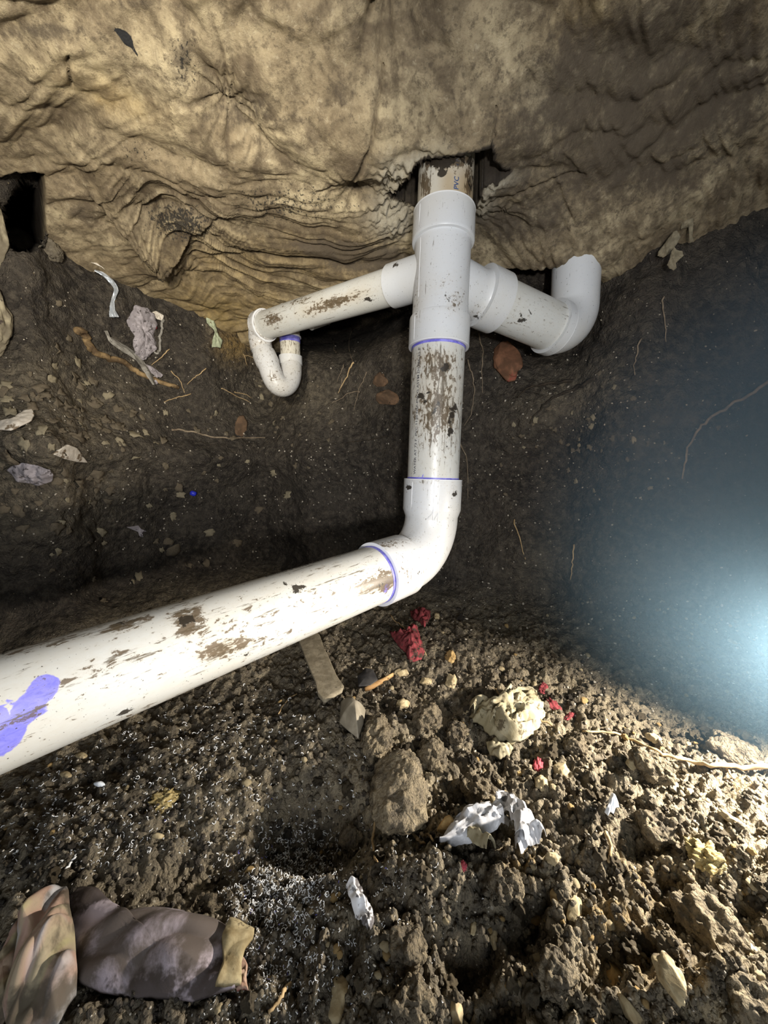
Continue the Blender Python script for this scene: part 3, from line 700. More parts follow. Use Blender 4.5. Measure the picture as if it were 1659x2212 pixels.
rib(A, AD, zt + 0.004, zh1 - 0.004, 906, 0.0645, cross); rib(A, AD, zh1 + 0.004, zh2 - 0.03, 906, 0.0587, cross); rib(A, AD, zh2 + 0.006, zb - 0.003, 895, 0.0648, cross)
# ---- long run
LR = np.linalg.norm(Fp - C)
run = lathe('main_run_pipe', C, Fp, [(hubL - 0.02, R4), (LR, R4)], M_PVC, drain, 110, (0, 0, 1), 0.005)
tag(run, 'long lower run pipe, scratched, with a purple primer smear')
paint(run, primer=[(92, 1490, 48, 33, -44, 1.0), (60, 1530, 60, 34, -46, 1.0), (20, 1590, 70, 30, -50, 1.0), (112, 1474, 17, 18, 0, 1.0), (6, 1530, 10, 30, 20, 0.9), (85, 1540, 60, 13, -22, 0.62), (836, 1265, 9, 26, 20, 0.75), (0, 1560, 40, 30, 0, 0.7)],
      mud=[('base', 0.20), (830, 1255, 80, 26, -18, 0.95), (410, 1340, 50, 40, 15, 1.0), (480, 1400, 80, 30, -14, 0.85), (270, 1350, 60, 14, -15, 1.0), (310, 1420, 70, 16, -12, 0.55), (100, 1390, 160, 14, -14, 0.6), (560, 1390, 120, 30, -22, 0.45), (700, 1230, 60, 14, -18, 0.4), (60, 1545, 90, 14, -24, 0.8), (640, 1270, 40, 30, 0, 0.3), (300, 1540, 140, 12, -24, 0.5), (560, 1430, 160, 10, -24, 0.6), (200, 1450, 220, 40, -20, 0.4), (470, 1370, 200, 60, -20, 0.45), (720, 1280, 120, 40, -20, 0.5)],
      dirt=[(642, 1270, 22, 16, -20, 0.80), (400, 1340, 26, 22, 20, 0.66), (270, 1348, 36, 16, -10, 0.62), (616, 1262, 8, 6, 0, 0.6), (310, 1473, 10, 9, 0, 0.75), (640, 1268, 46, 30, 0, 0.2), (408, 1466, 8, 5, 0, 0.7), (275, 1535, 40, 8, -20, 0.6), (520, 1415, 30, 10, -20, 0.5), (760, 1205, 30, 20, -20, 0.25), (820, 1265, 46, 16, -20, 0.36), (640, 1225, 30, 8, -20, 0.3), (10, 1412, 14, 8, 0, 0.7), (480, 1330, 60, 16, -15, 0.28), (70, 1560, 50, 10, -24, 0.35)],
      ochre=[('base', 0.03), (830, 1258, 70, 20, -18, 0.5), (480, 1400, 50, 16, -20, 0.35)])
# ---- printed lettering, wrapped round the pipes
def theta_at(M, r, z, px, py, along_y=False):
    M = npM(M); best = None
    for th in np.linspace(0, 2 * np.pi, 720, endpoint=False):
        n = M[:3, :3] @ np.array([math.cos(th), math.sin(th), 0]); p = M[:3, 3] + M[:3, :3] @ np.array([r * math.cos(th), r * math.sin(th), z])
        if n.dot(CAMP - p) > 0:
            x, y, _ = proj(p); e = abs((y[0] - py) if along_y else (x[0] - px))
            if best is None or e < best[0]: best = (e, th)
    return best[1]
def z_at(a, d, L, key, val):
    best = min(np.linspace(0, min(L, 0.7), 800), key=lambda s: abs(proj(np.asarray(a) + unit(d) * s)[key][0] - val)); return best
def lettering(name, text, length, height, a, b, r, th, z0, sgn, mat, parent, hint=(1, 0, 0), bold=0.012):
    cu = bpy.data.curves.new('print', 'FONT'); cu.body = text; cu.size = 1.0; cu.resolution_u = 2; cu.offset = bold
    ob = bpy.data.objects.new('print_tmp', cu); COL.objects.link(ob)
    dg = bpy.context.evaluated_depsgraph_get(); dg.update()
    m = bpy.data.meshes.new_from_object(ob.evaluated_get(dg))
    V = np.array([v.co[:] for v in m.vertices]); F = [list(p.vertices) for p in m.polygons]
    bpy.data.objects.remove(ob); bpy.data.curves.remove(cu); bpy.data.meshes.remove(m)
    w = V[:, 0].max() - V[:, 0].min(); tx = (V[:, 0] - V[:, 0].min()) / w * length; ty = V[:, 1] * height / 0.72
    ang = th - sgn * ty / r; rr = r + 0.0005
    P = np.stack([rr * np.cos(ang), rr * np.sin(ang), z0 + sgn * tx], 1)
    me = np_mesh(name, P, F, False, mat)
    return link(name, me, parent, frame(np.asarray(a), np.asarray(b), hint))
# the drop pipe's frame runs downwards, so letters that read upwards run against its axis
zs, ztop = rz(1026), rz(764)
th = theta_at(frame(A, C), R4, (zs + ztop) / 2, 903, 890)
lettering('printed_lettering', 'WATER AT 73 F  PVC 1120 NSF-PW-G ASTM D1786-21 P', zs - ztop, 0.0062, A, C, R4, th, zs, -1, M_INK, drop)
za, zb2 = rz(452), rz(427)
th = theta_at(frame(A - AD * 0.16, C), R4, za + 0.16, 990, 425)
lettering('printed_lettering', 'PVC', za - zb2, 0.0100, A - AD * 0.16, C, R4, th, za + 0.16, -1, M_INK_BLUE, riser)
za, zb2 = rz(406), rz(388)
lettering('printed_lettering', '4 IN', za - zb2, 0.0085, A - AD * 0.16, C, R4, th, za + 0.16, -1, M_INK, riser)
z1 = z_at(C, RD2, LR, 0, 706); z2 = z_at(C, RD2, LR, 0, 588)
th = theta_at(frame(C, Fp, (0, 0, 1)), R4, (z1 + z2) / 2, 640, 1220, True)
lettering('printed_lettering', 'USA Made & Owned', z2 - z1, 0.0068, C, Fp, R4, th, z1, 1, M_INK, run, (0, 0, 1))
z3 = z_at(C, RD2, LR, 0, 775); z4 = z_at(C, RD2, LR, 0, 716)
lettering('printed_lettering', '/////////////', (z4 - z3) * 0.72, 0.0072, C, Fp, R4, th, z3, 1, M_INK, run, (0, 0, 1))

HAZE = 2.1
# ------------------------------------------------------------------ litter: helpers
M_CLOTH_MAUVE = plain('mauve_cloth', (0.11, 0.090, 0.080), (0.42, 0.36, 0.40), 13, 0.9, 0.5, 0.003, ((0.055, 0.043, 0.036), 11, 0.53), 0.15, lo=0.43, hi=0.60)
M_CLOTH_HEM = plain('tan_hem', (0.22, 0.17, 0.09), (0.42, 0.35, 0.21), 40, 0.9, 0.5, 0.002, ((0.07, 0.05, 0.03), 40, 0.60), 0.15)
def striped_cloth():
    s = Sh('striped_cloth'); v = s.coord((1, 1, 1))
    n = s.noise(20, 6, 0.6); w = s.noise(9, 3, 0.5, s.coord((5.0, 0.9, 1.0)), 0.6); w2 = s.noise(8, 3, 0.5, s.coord((4.2, 0.8, 1.5)), 0.4)
    c = s.mix(s.step(w, 0.42, 0.56), (0.33, 0.275, 0.185), (0.34, 0.225, 0.175)); c = s.mix(s.step(w2, 0.50, 0.62), c, (0.40, 0.39, 0.40)); c = s.mix(s.step(w2, 0.30, 0.42, 0.9, 0), c, (0.38, 0.35, 0.17))
    c = s.mix(s.step(n, 0.46, 0.62, 0, 0.9), c, (0.075, 0.062, 0.045))
    return s.done(c, 0.92, s.bump(n, 0.5, 0.003), 0.15)
M_STRIPE = striped_cloth()
M_RED = plain('red_rag', (0.12, 0.028, 0.030), (0.32, 0.06, 0.07), 40, 0.92, 0.5, 0.003, ((0.06, 0.045, 0.035), 45, 0.55), 0.15)
M_PINK = plain('pinkish_red_rag', (0.38, 0.055, 0.08), (0.55, 0.14, 0.14), 60, 0.92, 0.5, 0.002, ((0.07, 0.05, 0.04), 70, 0.57), 0.15)
M_CREAM = plain('cream_cloth', (0.26, 0.225, 0.14), (0.50, 0.45, 0.32), 24, 0.92, 0.6, 0.003, ((0.10, 0.08, 0.05), 60, 0.55), 0.15)
M_FELT = plain('grey_felt', (0.235, 0.20, 0.14), (0.34, 0.295, 0.215), 60, 0.95, 0.5, 0.0015, ((0.10, 0.085, 0.06), 160, 0.60), 0.1)
M_FILM = plain('white_film', (0.42, 0.42, 0.44), (0.80, 0.80, 0.83), 30, 0.35, 0.3, 0.002, ((0.07, 0.065, 0.06), 34, 0.56), 0.5)
M_WHITE = plain('white_plastic', (0.66, 0.70, 0.76), (0.84, 0.87, 0.92), 30, 0.4, 0.1, 0.001, ((0.25, 0.22, 0.18), 90, 0.68), 0.5)
M_GREYPL = plain('grey_shard', (0.22, 0.19, 0.14), (0.35, 0.31, 0.24), 25, 0.6, 0.3, 0.001, None, 0.4)
M_DARKPL = plain('black_shard', (0.028, 0.027, 0.028), (0.055, 0.052, 0.05), 40, 0.6, 0.4, 0.001, None, 0.3)
M_BARK = plain('brown_root', (0.085, 0.055, 0.030), (0.33, 0.225, 0.11), 26, 0.85, 0.6, 0.002, ((0.04, 0.03, 0.02), 40, 0.60), 0.2, stretch=(1, 1, 1))
M_ROOT = plain('pale_root', (0.36, 0.25, 0.13), (0.55, 0.40, 0.22), 60, 0.85, 0.3, 0.001, None, 0.2)
M_DROOT = plain('dark_root', (0.030, 0.024, 0.018), (0.065, 0.05, 0.035), 60, 0.9, 0.4, 0.001, None, 0.2)
M_GROOT = plain('grey_root', (0.17, 0.13, 0.09), (0.30, 0.24, 0.17), 60, 0.9, 0.3, 0.001, None, 0.2)
M_WOOD = plain('split_wood', (0.30, 0.17, 0.07), (0.55, 0.36, 0.17), 60, 0.8, 0.4, 0.001, ((0.12, 0.07, 0.03), 80, 0.60), 0.2, stretch=(0.3, 1, 1))
M_STONE = plain('pale_stone', (0.34, 0.265, 0.15), (0.56, 0.47, 0.30), 50, 0.88, 0.7, 0.002, ((0.13, 0.10, 0.065), 60, 0.54), 0.2)
M_OSTONE = plain('ochre_stone', (0.30, 0.19, 0.075), (0.55, 0.39, 0.18), 45, 0.88, 0.7, 0.003, ((0.13, 0.09, 0.05), 50, 0.60), 0.2)
M_BOULDER = plain('cream_boulder', (0.16, 0.135, 0.095), (0.40, 0.35, 0.24), 22, 0.8, 0.5, 0.004, ((0.06, 0.045, 0.04), 16, 0.56), 0.2)
M_GBOULDER = plain('grey_boulder', (0.10, 0.085, 0.065), (0.22, 0.19, 0.14), 18, 0.9, 0.7, 0.004, ((0.045, 0.035, 0.028), 22, 0.58), 0.2)
M_BRICK = plain('brick_lump', (0.13, 0.068, 0.040), (0.27, 0.13, 0.075), 24, 0.9, 0.6, 0.003, ((0.30, 0.07, 0.055), 12, 0.58), 0.2)
M_DBRICK = plain('earthy_brick', (0.10, 0.065, 0.042), (0.19, 0.115, 0.068), 30, 0.92, 0.7, 0.003, ((0.045, 0.035, 0.028), 30, 0.60), 0.2)
M_LAV = plain('lavender_paper', (0.25, 0.225, 0.235), (0.44, 0.40, 0.42), 40, 0.8, 0.6, 0.003, ((0.07, 0.06, 0.06), 80, 0.55), 0.25)
M_GREYRAG = plain('grey_strip', (0.20, 0.185, 0.16), (0.38, 0.36, 0.32), 40, 0.85, 0.5, 0.002, ((0.07, 0.06, 0.05), 60, 0.60), 0.25)
M_FOIL = plain('silver_foil', (0.55, 0.60, 0.66), (0.80, 0.85, 0.92), 60, 0.3, 0.3, 0.001, None, 0.6, 0.6)
M_GREENP = plain('pale_green_paper', (0.36, 0.40, 0.26), (0.52, 0.56, 0.40), 60, 0.85, 0.4, 0.001, ((0.16, 0.13, 0.08), 70, 0.60), 0.2)
M_LEAF = plain('dead_leaf', (0.085, 0.068, 0.048), (0.20, 0.165, 0.115), 50, 0.9, 0.5, 0.001, ((0.07, 0.055, 0.04), 70, 0.60), 0.15)
M_SHARD = plain('chalky_shard', (0.58, 0.52, 0.44), (0.78, 0.72, 0.63), 50, 0.8, 0.4, 0.001, ((0.16, 0.11, 0.06), 34, 0.55), 0.3)
M_SCRAP = plain('membrane_scrap', (0.20, 0.17, 0.115), (0.36, 0.31, 0.21), 50, 0.85, 0.5, 0.002, ((0.12, 0.09, 0.06), 60, 0.60), 0.2)
M_BLUE = plain('blue_plastic', (0.02, 0.03, 0.55), (0.06, 0.08, 0.75), 60, 0.4, 0.2, 0.001, None, 0.5)
M_CURL = plain('plastic_swarf', (0.78, 0.79, 0.80), (0.9, 0.9, 0.9), 60, 0.5, 0.0)
M_TUFT = plain('fibre_clump', (0.34, 0.25, 0.10), (0.56, 0.46, 0.23), 70, 0.95, 1.0, 0.003, ((0.14, 0.10, 0.05), 60, 0.58), 0.1, stretch=(1, 4, 1))
M_CONE = plain('grit_chip', (0.34, 0.30, 0.24), (0.52, 0.47, 0.39), 60, 0.9, 0.2)

RNG = random.Random(11)
SCAT = []
KEEP = []                                     # pixel circles kept free of random scatter
def plane_of(pts):
    P = np.array([S(*p)[0] for p in pts]); N = np.mean([S(*p)[1] for p in pts], 0)
    c = P.mean(0); u, s, vt = np.linalg.svd(P - c); n = vt[2]
    if len(pts) < 4 or s[1] < 0.15 * s[0] or abs(n.dot(unit(N))) < 0.55: n = unit(N)
    if n.dot(N) < 0: n = -n
    if n.dot(unit(CAMP - c)) < 0.12: n = unit(N + 0.5 * unit(CAMP - c))
    return c, unit(n)
def on_plane(px, py, c, n):
    d = ray(px, py); k = d.dot(n)
    t = (c - CAMP).dot(n) / (k if abs(k) > 0.05 else -0.05); return CAMP + d * np.clip(t, 0.15, 2.2)
def resample(poly, m, closed=True):
    p = np.array(poly, float); q = np.vstack([p, p[:1]]) if closed else p
    L = np.concatenate([[0], np.cumsum(np.linalg.norm(np.diff(q, axis=0), axis=1))])
    s = np.linspace(0, L[-1], m, endpoint=not closed)
    return np.stack([np.interp(s, L, q[:, i]) for i in range(q.shape[1])], 1)
def sheet_geo(poly, c, n, thick, fold, seed, lift=0.004, rings=14, M=80, dome=0.0, rag=0.0, center=None):
    """folded sheet filling a star-shaped outline given in pixels, lying on the plane (c, n)"""
    B = np.array([on_plane(*p, c, n) for p in resample(poly, M)]); ctr = on_plane(*center, c, n) if center is not None else B.mean(0)
    if rag:
        k = 1 + rag * np.array([perlin(i * 0.37, 0.5, 0.2, seed) for i in range(M)]) * 2; B = ctr + (B - ctr) * k[:, None]
    e1 = unit(np.cross(n, [0.2, 0.9, 0.4])); e2 = np.cross(n, e1)
    ts = np.linspace(0, 1, rings + 1)[1:]
    V = [ctr] + [ctr + (b - ctr) * t for t in ts for b in B]; V = np.array(V)
    tt = np.concatenate([[0], np.repeat(ts, M)])
    u = (V - ctr) @ e1; v = (V - ctr) @ e2; z = 0 * u
    amp, fr, ang, an = fold
    a = math.radians(ang); uu = u * math.cos(a) + v * math.sin(a); vv = -u * math.sin(a) + v * math.cos(a)
    h = np.abs(perlin(uu * fr, vv * fr * an, z, seed)) / 0.4; h2 = np.abs(perlin(uu * fr * 2.3 + 3, vv * fr * 2.3 * an, z, seed + 1)) / 0.4
    edge = 1 - 0.55 * tt ** 4
    V = V + n * (lift + amp * (0.7 * np.clip(h, 0, 1.3) + 0.3 * h2) * edge + dome * (1 - tt ** 2))[:, None]
    nv = len(V)
    F = []
    for j in range(M): F.append([0, 1 + j, 1 + (j + 1) % M])
    for r in range(rings - 1):
        for j in range(M):
            a0 = 1 + r * M + j; a1 = 1 + r * M + (j + 1) % M; F.append([a0, a0 + M, a1 + M, a1])
    V2 = V - n * thick; F2 = [[i + nv for i in f[::-1]] for f in F]
    last = 1 + (rings - 1) * M
    side = [[last + j, last + j + nv, last + (j + 1) % M + nv, last + (j + 1) % M] for j in range(M)]
    return np.vstack([V, V2]), F + F2 + side
def keep(poly, pad=4):
    p = np.array(poly, float); c = p.mean(0); KEEP.append((c[0], c[1], np.linalg.norm(p - c, axis=1).max() + pad))
def sheet(name, label, cat, poly, mat, thick=0.0012, fold=(0.006, 40, 0, 1.0), seed=1, lift=0.004, dome=0.0, rag=0.0, group=None, parent=None, rings=14, M=80, center=None, depth_off=0.0, cn=None):
    c, n = cn if cn is not None else plane_of(resample(poly, 9))
    V, F = sheet_geo(poly, c + n * depth_off, n, thick, fold, seed, lift, rings, M, dome, rag, center)
    o = solid(name, V, F, mat, parent)
    if parent is None: tag(o, label, cat, group); keep(poly)
    elif label: o['label'] = label
    return o
def ribbon_geo(line, widths, thick, crinkle, seed, lift=0.006, arch=0.0, sub=7, nc=13, fr=90):
    """crinkled strip along a pixel line; folds run along its length"""
    P = catmull(line, sub); W = np.interp(np.linspace(0, 1, len(P)), np.linspace(0, 1, len(widths)), widths)
    q = resample(line, 7, False); c, n = plane_of(q)
    B = np.array([on_plane(*p, c, n) for p in P]); d = np.array([proj(b)[2][0] for b in B]); T = np.gradient(B, axis=0); T /= np.linalg.norm(T, axis=1)[:, None]
    s = np.cross(n, T); V = []; m = len(B)
    for i in range(m):
        w = W[i] * d[i] / FPX * (1 + 0.18 * perlin(i * 0.9, 0.3, 0.7, seed)); u = np.linspace(-1, 1, nc)
        cr = perlin(u * w * fr, np.full(nc, i * 0.16), np.full(nc, 0.5), seed) + 0.6 * perlin(u * w * fr * 2.2, np.full(nc, i * 0.35), np.full(nc, 2.5), seed)
        h = lift + crinkle * (cr + 0.5) + arch * (1 - u * u)
        V.append(B[i] + s[i] * (u * w)[:, None] + n * h[:, None])
    V = np.concatenate(V); nv = len(V); F = [list(f) for f in grid_faces(m, nc)]
    V2 = V - n * thick; F2 = [[i + nv for i in f[::-1]] for f in F]
    rim = list(range(nc)) + [i * nc + nc - 1 for i in range(1, m)] + [(m - 1) * nc + j for j in range(nc - 2, -1, -1)] + [i * nc for i in range(m - 2, 0, -1)]
    side = [[rim[(j + 1) % len(rim)], rim[j], rim[j] + nv, rim[(j + 1) % len(rim)] + nv] for j in range(len(rim))]
    return np.vstack([V, V2]), F + F2 + side
def ribbon(name, label, cat, line, widths, mat, thick=0.0009, crinkle=0.006, seed=1, lift=0.006, arch=0.0, parent=None, group=None, fr=90, nc=13):
    V, F = ribbon_geo(line, widths, thick, crinkle, seed, lift, arch, 7, nc, fr); o = solid(name, V, F, mat, parent); sharp(o.data, 50)
    if parent is None: tag(o, label, cat, group); keep([(p[0], p[1]) for p in line])
    elif label: o['label'] = label
    return o
_ico = {}
def ico(sub):
    if sub not in _ico:
        bm = bmesh.new(); bmesh.ops.create_icosphere(bm, subdivisions=sub, radius=1.0)
        _ico[sub] = (np.array([v.co[:] for v in bm.verts]), np.array([[v.index for v in f.verts] for f in bm.faces])); bm.free()
    return _ico[sub]
def lump_geo(sub, seed, rough=0.25, facet=0.0, fr=1.3):
    V, F = ico(sub); V = V.copy()
    k = 1 + rough * (perlin(V[:, 0] * fr, V[:, 1] * fr, V[:, 2] * fr, seed) * 1.6 + 0.55 * perlin(V[:, 0] * fr * 2.6, V[:, 1] * fr * 2.6, V[:, 2] * fr * 2.6, seed + 1) + 0.30 * perlin(V[:, 0] * fr * 6, V[:, 1] * fr * 6, V[:, 2] * fr * 6, seed + 2))
    V *= k[:, None]
    if facet:
        r = np.random.RandomState(seed + 5)
        for _ in range(9):
            nn = r.normal(size=3); nn /= np.linalg.norm(nn); lim = r.uniform(0.5, 0.85) / (0.5 + facet * 0.5)
            d = V @ nn; V -= np.where(d > lim, d - lim, 0)[:, None] * nn
    return V, F
def axes_at(px, py, n):
    P, N = S(px, py); x = np.array([1.0, 0, 0]); x = unit(x - n * x.dot(n)); y = np.cross(n, x); return P, x, y
def lump(name, label, cat, px, py, rx, ry, ang, mat, seed, rough=0.25, facet=0.0, embed=0.25, deep=0.8, group=None, sub=4, fr=1.3, smooth=True):
    P, N = S(px, py); d = proj(P)[2][0]; k = d / FPX
    view = unit(CAMP - P); n = unit(N + 0.3 * view)
    right = unit(np.cross(unit(view), [0, 0, -1.0])); 
    if right[0] < 0: right = -right
    x = unit(right - n * right.dot(n)); y = np.cross(n, x)
    a = math.radians(-ang); x2 = x * math.cos(a) + y * math.sin(a); y2 = np.cross(n, x2)
    # size along y is foreshortened by the tilt of the ground
    V, F = lump_geo(sub, seed, rough, facet, fr)
    ax, ay = rx * k, ry * k / max(0.55, abs(n.dot(view)) ** 0.5); az = min(ax, ay) * deep
    W = P + n * az * (1 - 2 * embed) + V[:, :1] * ax * x2 + V[:, 1:2] * ay * y2 + V[:, 2:3] * az * n
    o = solid(name, W, F, mat, None, smooth); tag(o, label, cat, group); KEEP.append((px, py, max(rx, ry) * 0.9)); return o
def catmull(p, n):
    p = np.array(p, float); q = np.vstack([2 * p[0] - p[1], p, 2 * p[-1] - p[-2]]); out = []
    for i in range(1, len(q) - 2):
        for t in np.linspace(0, 1, n, endpoint=False):
            a, b, c, d = q[i - 1:i + 3]
            out.append(0.5 * (2 * b + (c - a) * t + (2 * a - 5 * b + 4 * c - d) * t * t + (3 * b - a - 3 * c + d) * t ** 3))
    out.append(p[-1]); return np.array(out)
def tube(name, label, cat, px, r0, r1, mat, lift=0.6, group=None, parent=None, n=8, wob=0.25, seed=0, sub=5):
    P = []
    for p in catmull(px, sub):
        s, nn = S(*p); P.append(np.concatenate([s, nn]))
    P = np.array(P); pts = P[:, :3]
    for _ in range(2): pts[1:-1] = 0.25 * pts[:-2] + 0.5 * pts[1:-1] + 0.25 * pts[2:]
    rad = np.linspace(r0, r1, len(pts)); nn = P[:, 3:]
    pts = pts + nn * (rad * lift + 0.0015)[:, None]
    k = np.random.RandomState(seed + 3).normal(size=pts.shape) * rad[:, None] * wob; pts = pts + k
    V, F = sweep(pts, rad, n, True); o = solid(name, V, F, mat, parent)
    if parent is None: tag(o, label, cat, group)
    elif label: o['label'] = label
    return o

# ------------------------------------------------------------------ named litter on the bank
for (nm, px, py, rx, ry, mt, sd, lab) in (
        ('boulder', -34, 690, 46, 78, M_BOULDER, 3, 'cream boulder with purple-brown mould, lower one on the far left of the bank'),
        ('boulder', -46, 492, 52, 84, M_BOULDER, 7, 'mottled cream boulder beside the dark cavity, above the mould-spotted one'),
        ('boulder', 38, 535, 34, 36, M_GBOULDER, 9, 'rounded grey-brown stone at the foot of the dark cavity')):
    lump(nm, lab, 'boulder', px, py, rx, ry, 0, mt, sd, 0.24, 0.1, 0.15, 0.5, sub=5)
for (px, py, rx, ry, an, sd, lab) in ((128, 478, 24, 34, 20, 401, 'tall rough tan rock on the right side of the dark cavity'), (168, 512, 30, 22, -15, 402, 'flat rough rock lower right of the dark cavity'), (110, 540, 24, 16, 0, 403, 'small earthy rock below the dark cavity'), (200, 548, 30, 14, 20, 404, 'low earthy rock under the whitish torn membrane edge')):
    lump('stone', lab, 'stone', px, py, rx, ry, an, M_GBOULDER if sd > 402 else M_BOULDER, sd, 0.4, 0.5, 0.3, 0.6, sub=5, fr=1.8)
def hang(p, back):
    """plane a little in front of the bank at pixel p, square to the view"""
    P = S(*p)[0]; v = unit(CAMP - P); return P + v * back, unit(v + np.array([0, 0, 0.0]))
rg = [(322, 668), (335, 690), (338, 700), (328, 722), (338, 744), (318, 770), (306, 772), (288, 762), (282, 745), (288, 725), (272, 700), (272, 690), (285, 665), (290, 658)]
mr = sheet('rag', 'crumpled lavender paper rag stuck to the bank above the brown root', 'rag', rg, M_LAV, 0.0012, (0.012, 45, 20, 1), 21, 0.006, 0.01, 0.08, center=(305, 715))
sheet('torn_edge', None, None, [(306, 735), (330, 740), (336, 752), (322, 762), (312, 774), (300, 776), (284, 764)], M_LAV, 0.001, (0.008, 60, 0, 1), 23, 0.012, 0.004, 0.08, parent=mr)
ribbon('fabric_strip', 'long grey torn strip draped over the brown root', 'strip', [(217, 722), (226, 738), (246, 752), (272, 768), (296, 790), (310, 812), (322, 838)], [4, 8, 12, 13, 12, 12, 4], M_GREYRAG, 0.001, 0.006, 31, 0.016, 0.004)
sheet('paper_scrap', 'small lavender scrap poking out beneath the grey torn strip', 'paper', [(310, 788), (325, 793), (350, 812), (345, 818), (338, 816), (338, 832), (330, 832), (332, 814), (318, 803)], M_LAV, 0.001, (0.004, 70, 0, 1), 33, 0.008, 0, 0.03)
tube('root', 'thick brown root lying along the bank beneath the grey torn strip', 'root', [(162, 712), (178, 722), (190, 748), (210, 766), (240, 776), (275, 790), (305, 810), (340, 824), (385, 838)], 0.0105, 0.0065, M_BARK, 0.5, n=14, wob=0.22)
ribbon('foil_strip', 'twisted silver foil strip hanging on the dark bank', 'foil', [(206, 588), (224, 596), (242, 612), (252, 630), (245, 652), (244, 672), (248, 688)], [2, 4, 5, 4, 3, 5, 9], M_FOIL, 0.0008, 0.004, 41, 0.008, fr=160)
tube('cord', 'grey cord loop hanging beside the lavender rag', 'cord', [(352, 694), (349, 715), (346, 735), (344, 757), (338, 764), (330, 758)], 0.0042, 0.003, M_GREYRAG, 1.0, n=8)
sheet('paper_scrap', 'dirty white scrap tucked under the slab edge above the lavender rag', 'paper', [(322, 676), (335, 672), (352, 682), (350, 694), (338, 690), (330, 684)], M_SHARD, 0.001, (0.004, 70, 0, 1), 43, 0.006, 0, 0.05)
lump('rag_scrap', 'tiny red scrap in the crevice beside the grey cord', 'rag', 333, 705, 5, 7, 0, M_RED, 5, 0.3, sub=2)
sheet('paper_scrap', 'pale green crumpled paper beside the slab edge left of the trap', 'paper', [(442, 684), (455, 682), (462, 700), (468, 722), (478, 738), (474, 752), (455, 752), (456, 736), (464, 728), (456, 708), (444, 700)], M_GREENP, 0.001, (0.007, 70, 0, 1), 45, 0.008, 0.004, 0.04)
sheet('leaf', 'brown dead leaf behind the pale green paper', 'leaf', [(443, 700), (456, 704), (461, 718), (452, 726), (443, 716)], M_LEAF, 0.001, (0.003, 60, 0, 1), 47, 0.004)
sheet('torn_strip', 'whitish torn membrane edge drooping over the bank on the left', 'strip', [(138, 552), (160, 546), (175, 552), (190, 566), (215, 578), (240, 590), (262, 600), (262, 612), (240, 606), (214, 592), (186, 578), (160, 558)], M_SHARD, 0.001, (0.008, 60, 20, 1), 49, 0.022, 0, 0.04, rings=8)
lump('brick_fragment', 'orange-red brick fragment under the right branch pipe', 'brick', 1092, 778, 30, 44, -24, M_BRICK, 13, 0.34, 0.9, 0.2, 0.5)
lump('brick_fragment', 'dark earthy brick bedded in the bank left of the drop pipe', 'brick', 838, 862, 34, 17, 4, M_DBRICK, 15, 0.26, 0.9, 0.42, 0.6)
lump('stone', 'brown stone in the bank above the earthy brick', 'stone', 822, 822, 17, 14, 0, M_DBRICK, 17, 0.35, 0.5, 0.42, 0.6)
sheet('bark_shard', 'curled pale bark shard at the left edge of the bank', 'bark', [(-10, 920), (20, 922), (48, 905), (62, 892), (74, 890), (78, 900), (72, 914), (50, 926), (28, 936), (0, 934)], M_SHARD, 0.003, (0.004, 40, 0, 1), 51, 0.008, 0.006)
sheet('stone_shard', 'pointed white-edged shard with brown middle beside the crumpled grey rag', 'shard', [(110, 980), (128, 966), (142, 959), (160, 966), (172, 982), (184, 998), (160, 996), (134, 990)], M_SHARD, 0.005, (0.002, 30, 0, 1), 53, 0.006, 0.002)
sheet('rag', 'crumpled grey-pink rag on the littered shelf at the left', 'rag', [(18, 1012), (35, 1000), (60, 996), (85, 1002), (112, 1010), (120, 1022), (112, 1038), (88, 1045), (60, 1038), (32, 1028)], M_LAV, 0.002, (0.014, 40, 0, 1), 55, 0.004, 0.012, 0.05)
sheet('leaf', 'folded tan leaf above the crumpled grey-pink rag', 'leaf', [(4, 975), (18, 966), (28, 985), (48, 998), (36, 1004), (16, 994)], M_LEAF, 0.0015, (0.006, 50, 0, 1), 57, 0.006, 0.003)
lump('plastic_bit', 'bright blue plastic bit on the dark bank', 'plastic', 418, 1067, 7, 6, 30, M_BLUE, 19, 0.35, 0.5, 0.1, sub=2)
sheet('paper_scrap', 'small lavender scrap with ragged tail below the blue plastic bit', 'paper', [(272, 1138), (282, 1137), (290, 1136), (298, 1134), (304, 1142), (317, 1147), (306, 1150), (310, 1160), (300, 1158), (298, 1149), (284, 1143)], M_LAV, 0.0008, (0.003, 80, 0, 1), 59, 0.003, 0, 0.02, rings=6, M=40)
tube('root', 'wavy tan root on the ledge above a dark crack', 'root', [(370, 931), (400, 932), (432, 938), (462, 946), (500, 948), (535, 945), (575, 945)], 0.0036, 0.002, M_GROOT, 1.2)
lump('stone', 'tan slab of stone standing in the hollow below the trap', 'stone', 520, 920, 14, 24, 15, M_DBRICK, 61, 0.35, 0.8, 0.3, 0.4)
sheet('paper_scrap', 'torn membrane scrap hanging under the slab on the right', 'scrap', [(1455, 500), (1464, 498), (1470, 512), (1462, 528), (1452, 538), (1446, 548), (1432, 556), (1420, 553), (1422, 543), (1434, 528), (1446, 512)], M_SCRAP, 0.0012, (0.008, 45, 0, 1), 63, 0.01, 0.004, 0.05, cn=hang((1440, 530), 0.03))
sheet('paper_scrap', 'pale lobed scrap dangling lowest under the slab on the right', 'scrap', [(1456, 532), (1462, 540), (1475, 543), (1477, 552), (1468, 560), (1460, 568), (1462, 578), (1455, 584), (1446, 580), (1441, 572), (1446, 560), (1450, 545)], M_SCRAP, 0.0012, (0.006, 60, 0, 1), 65, 0.01, 0.003, 0.05, cn=hang((1458, 555), 0.05))
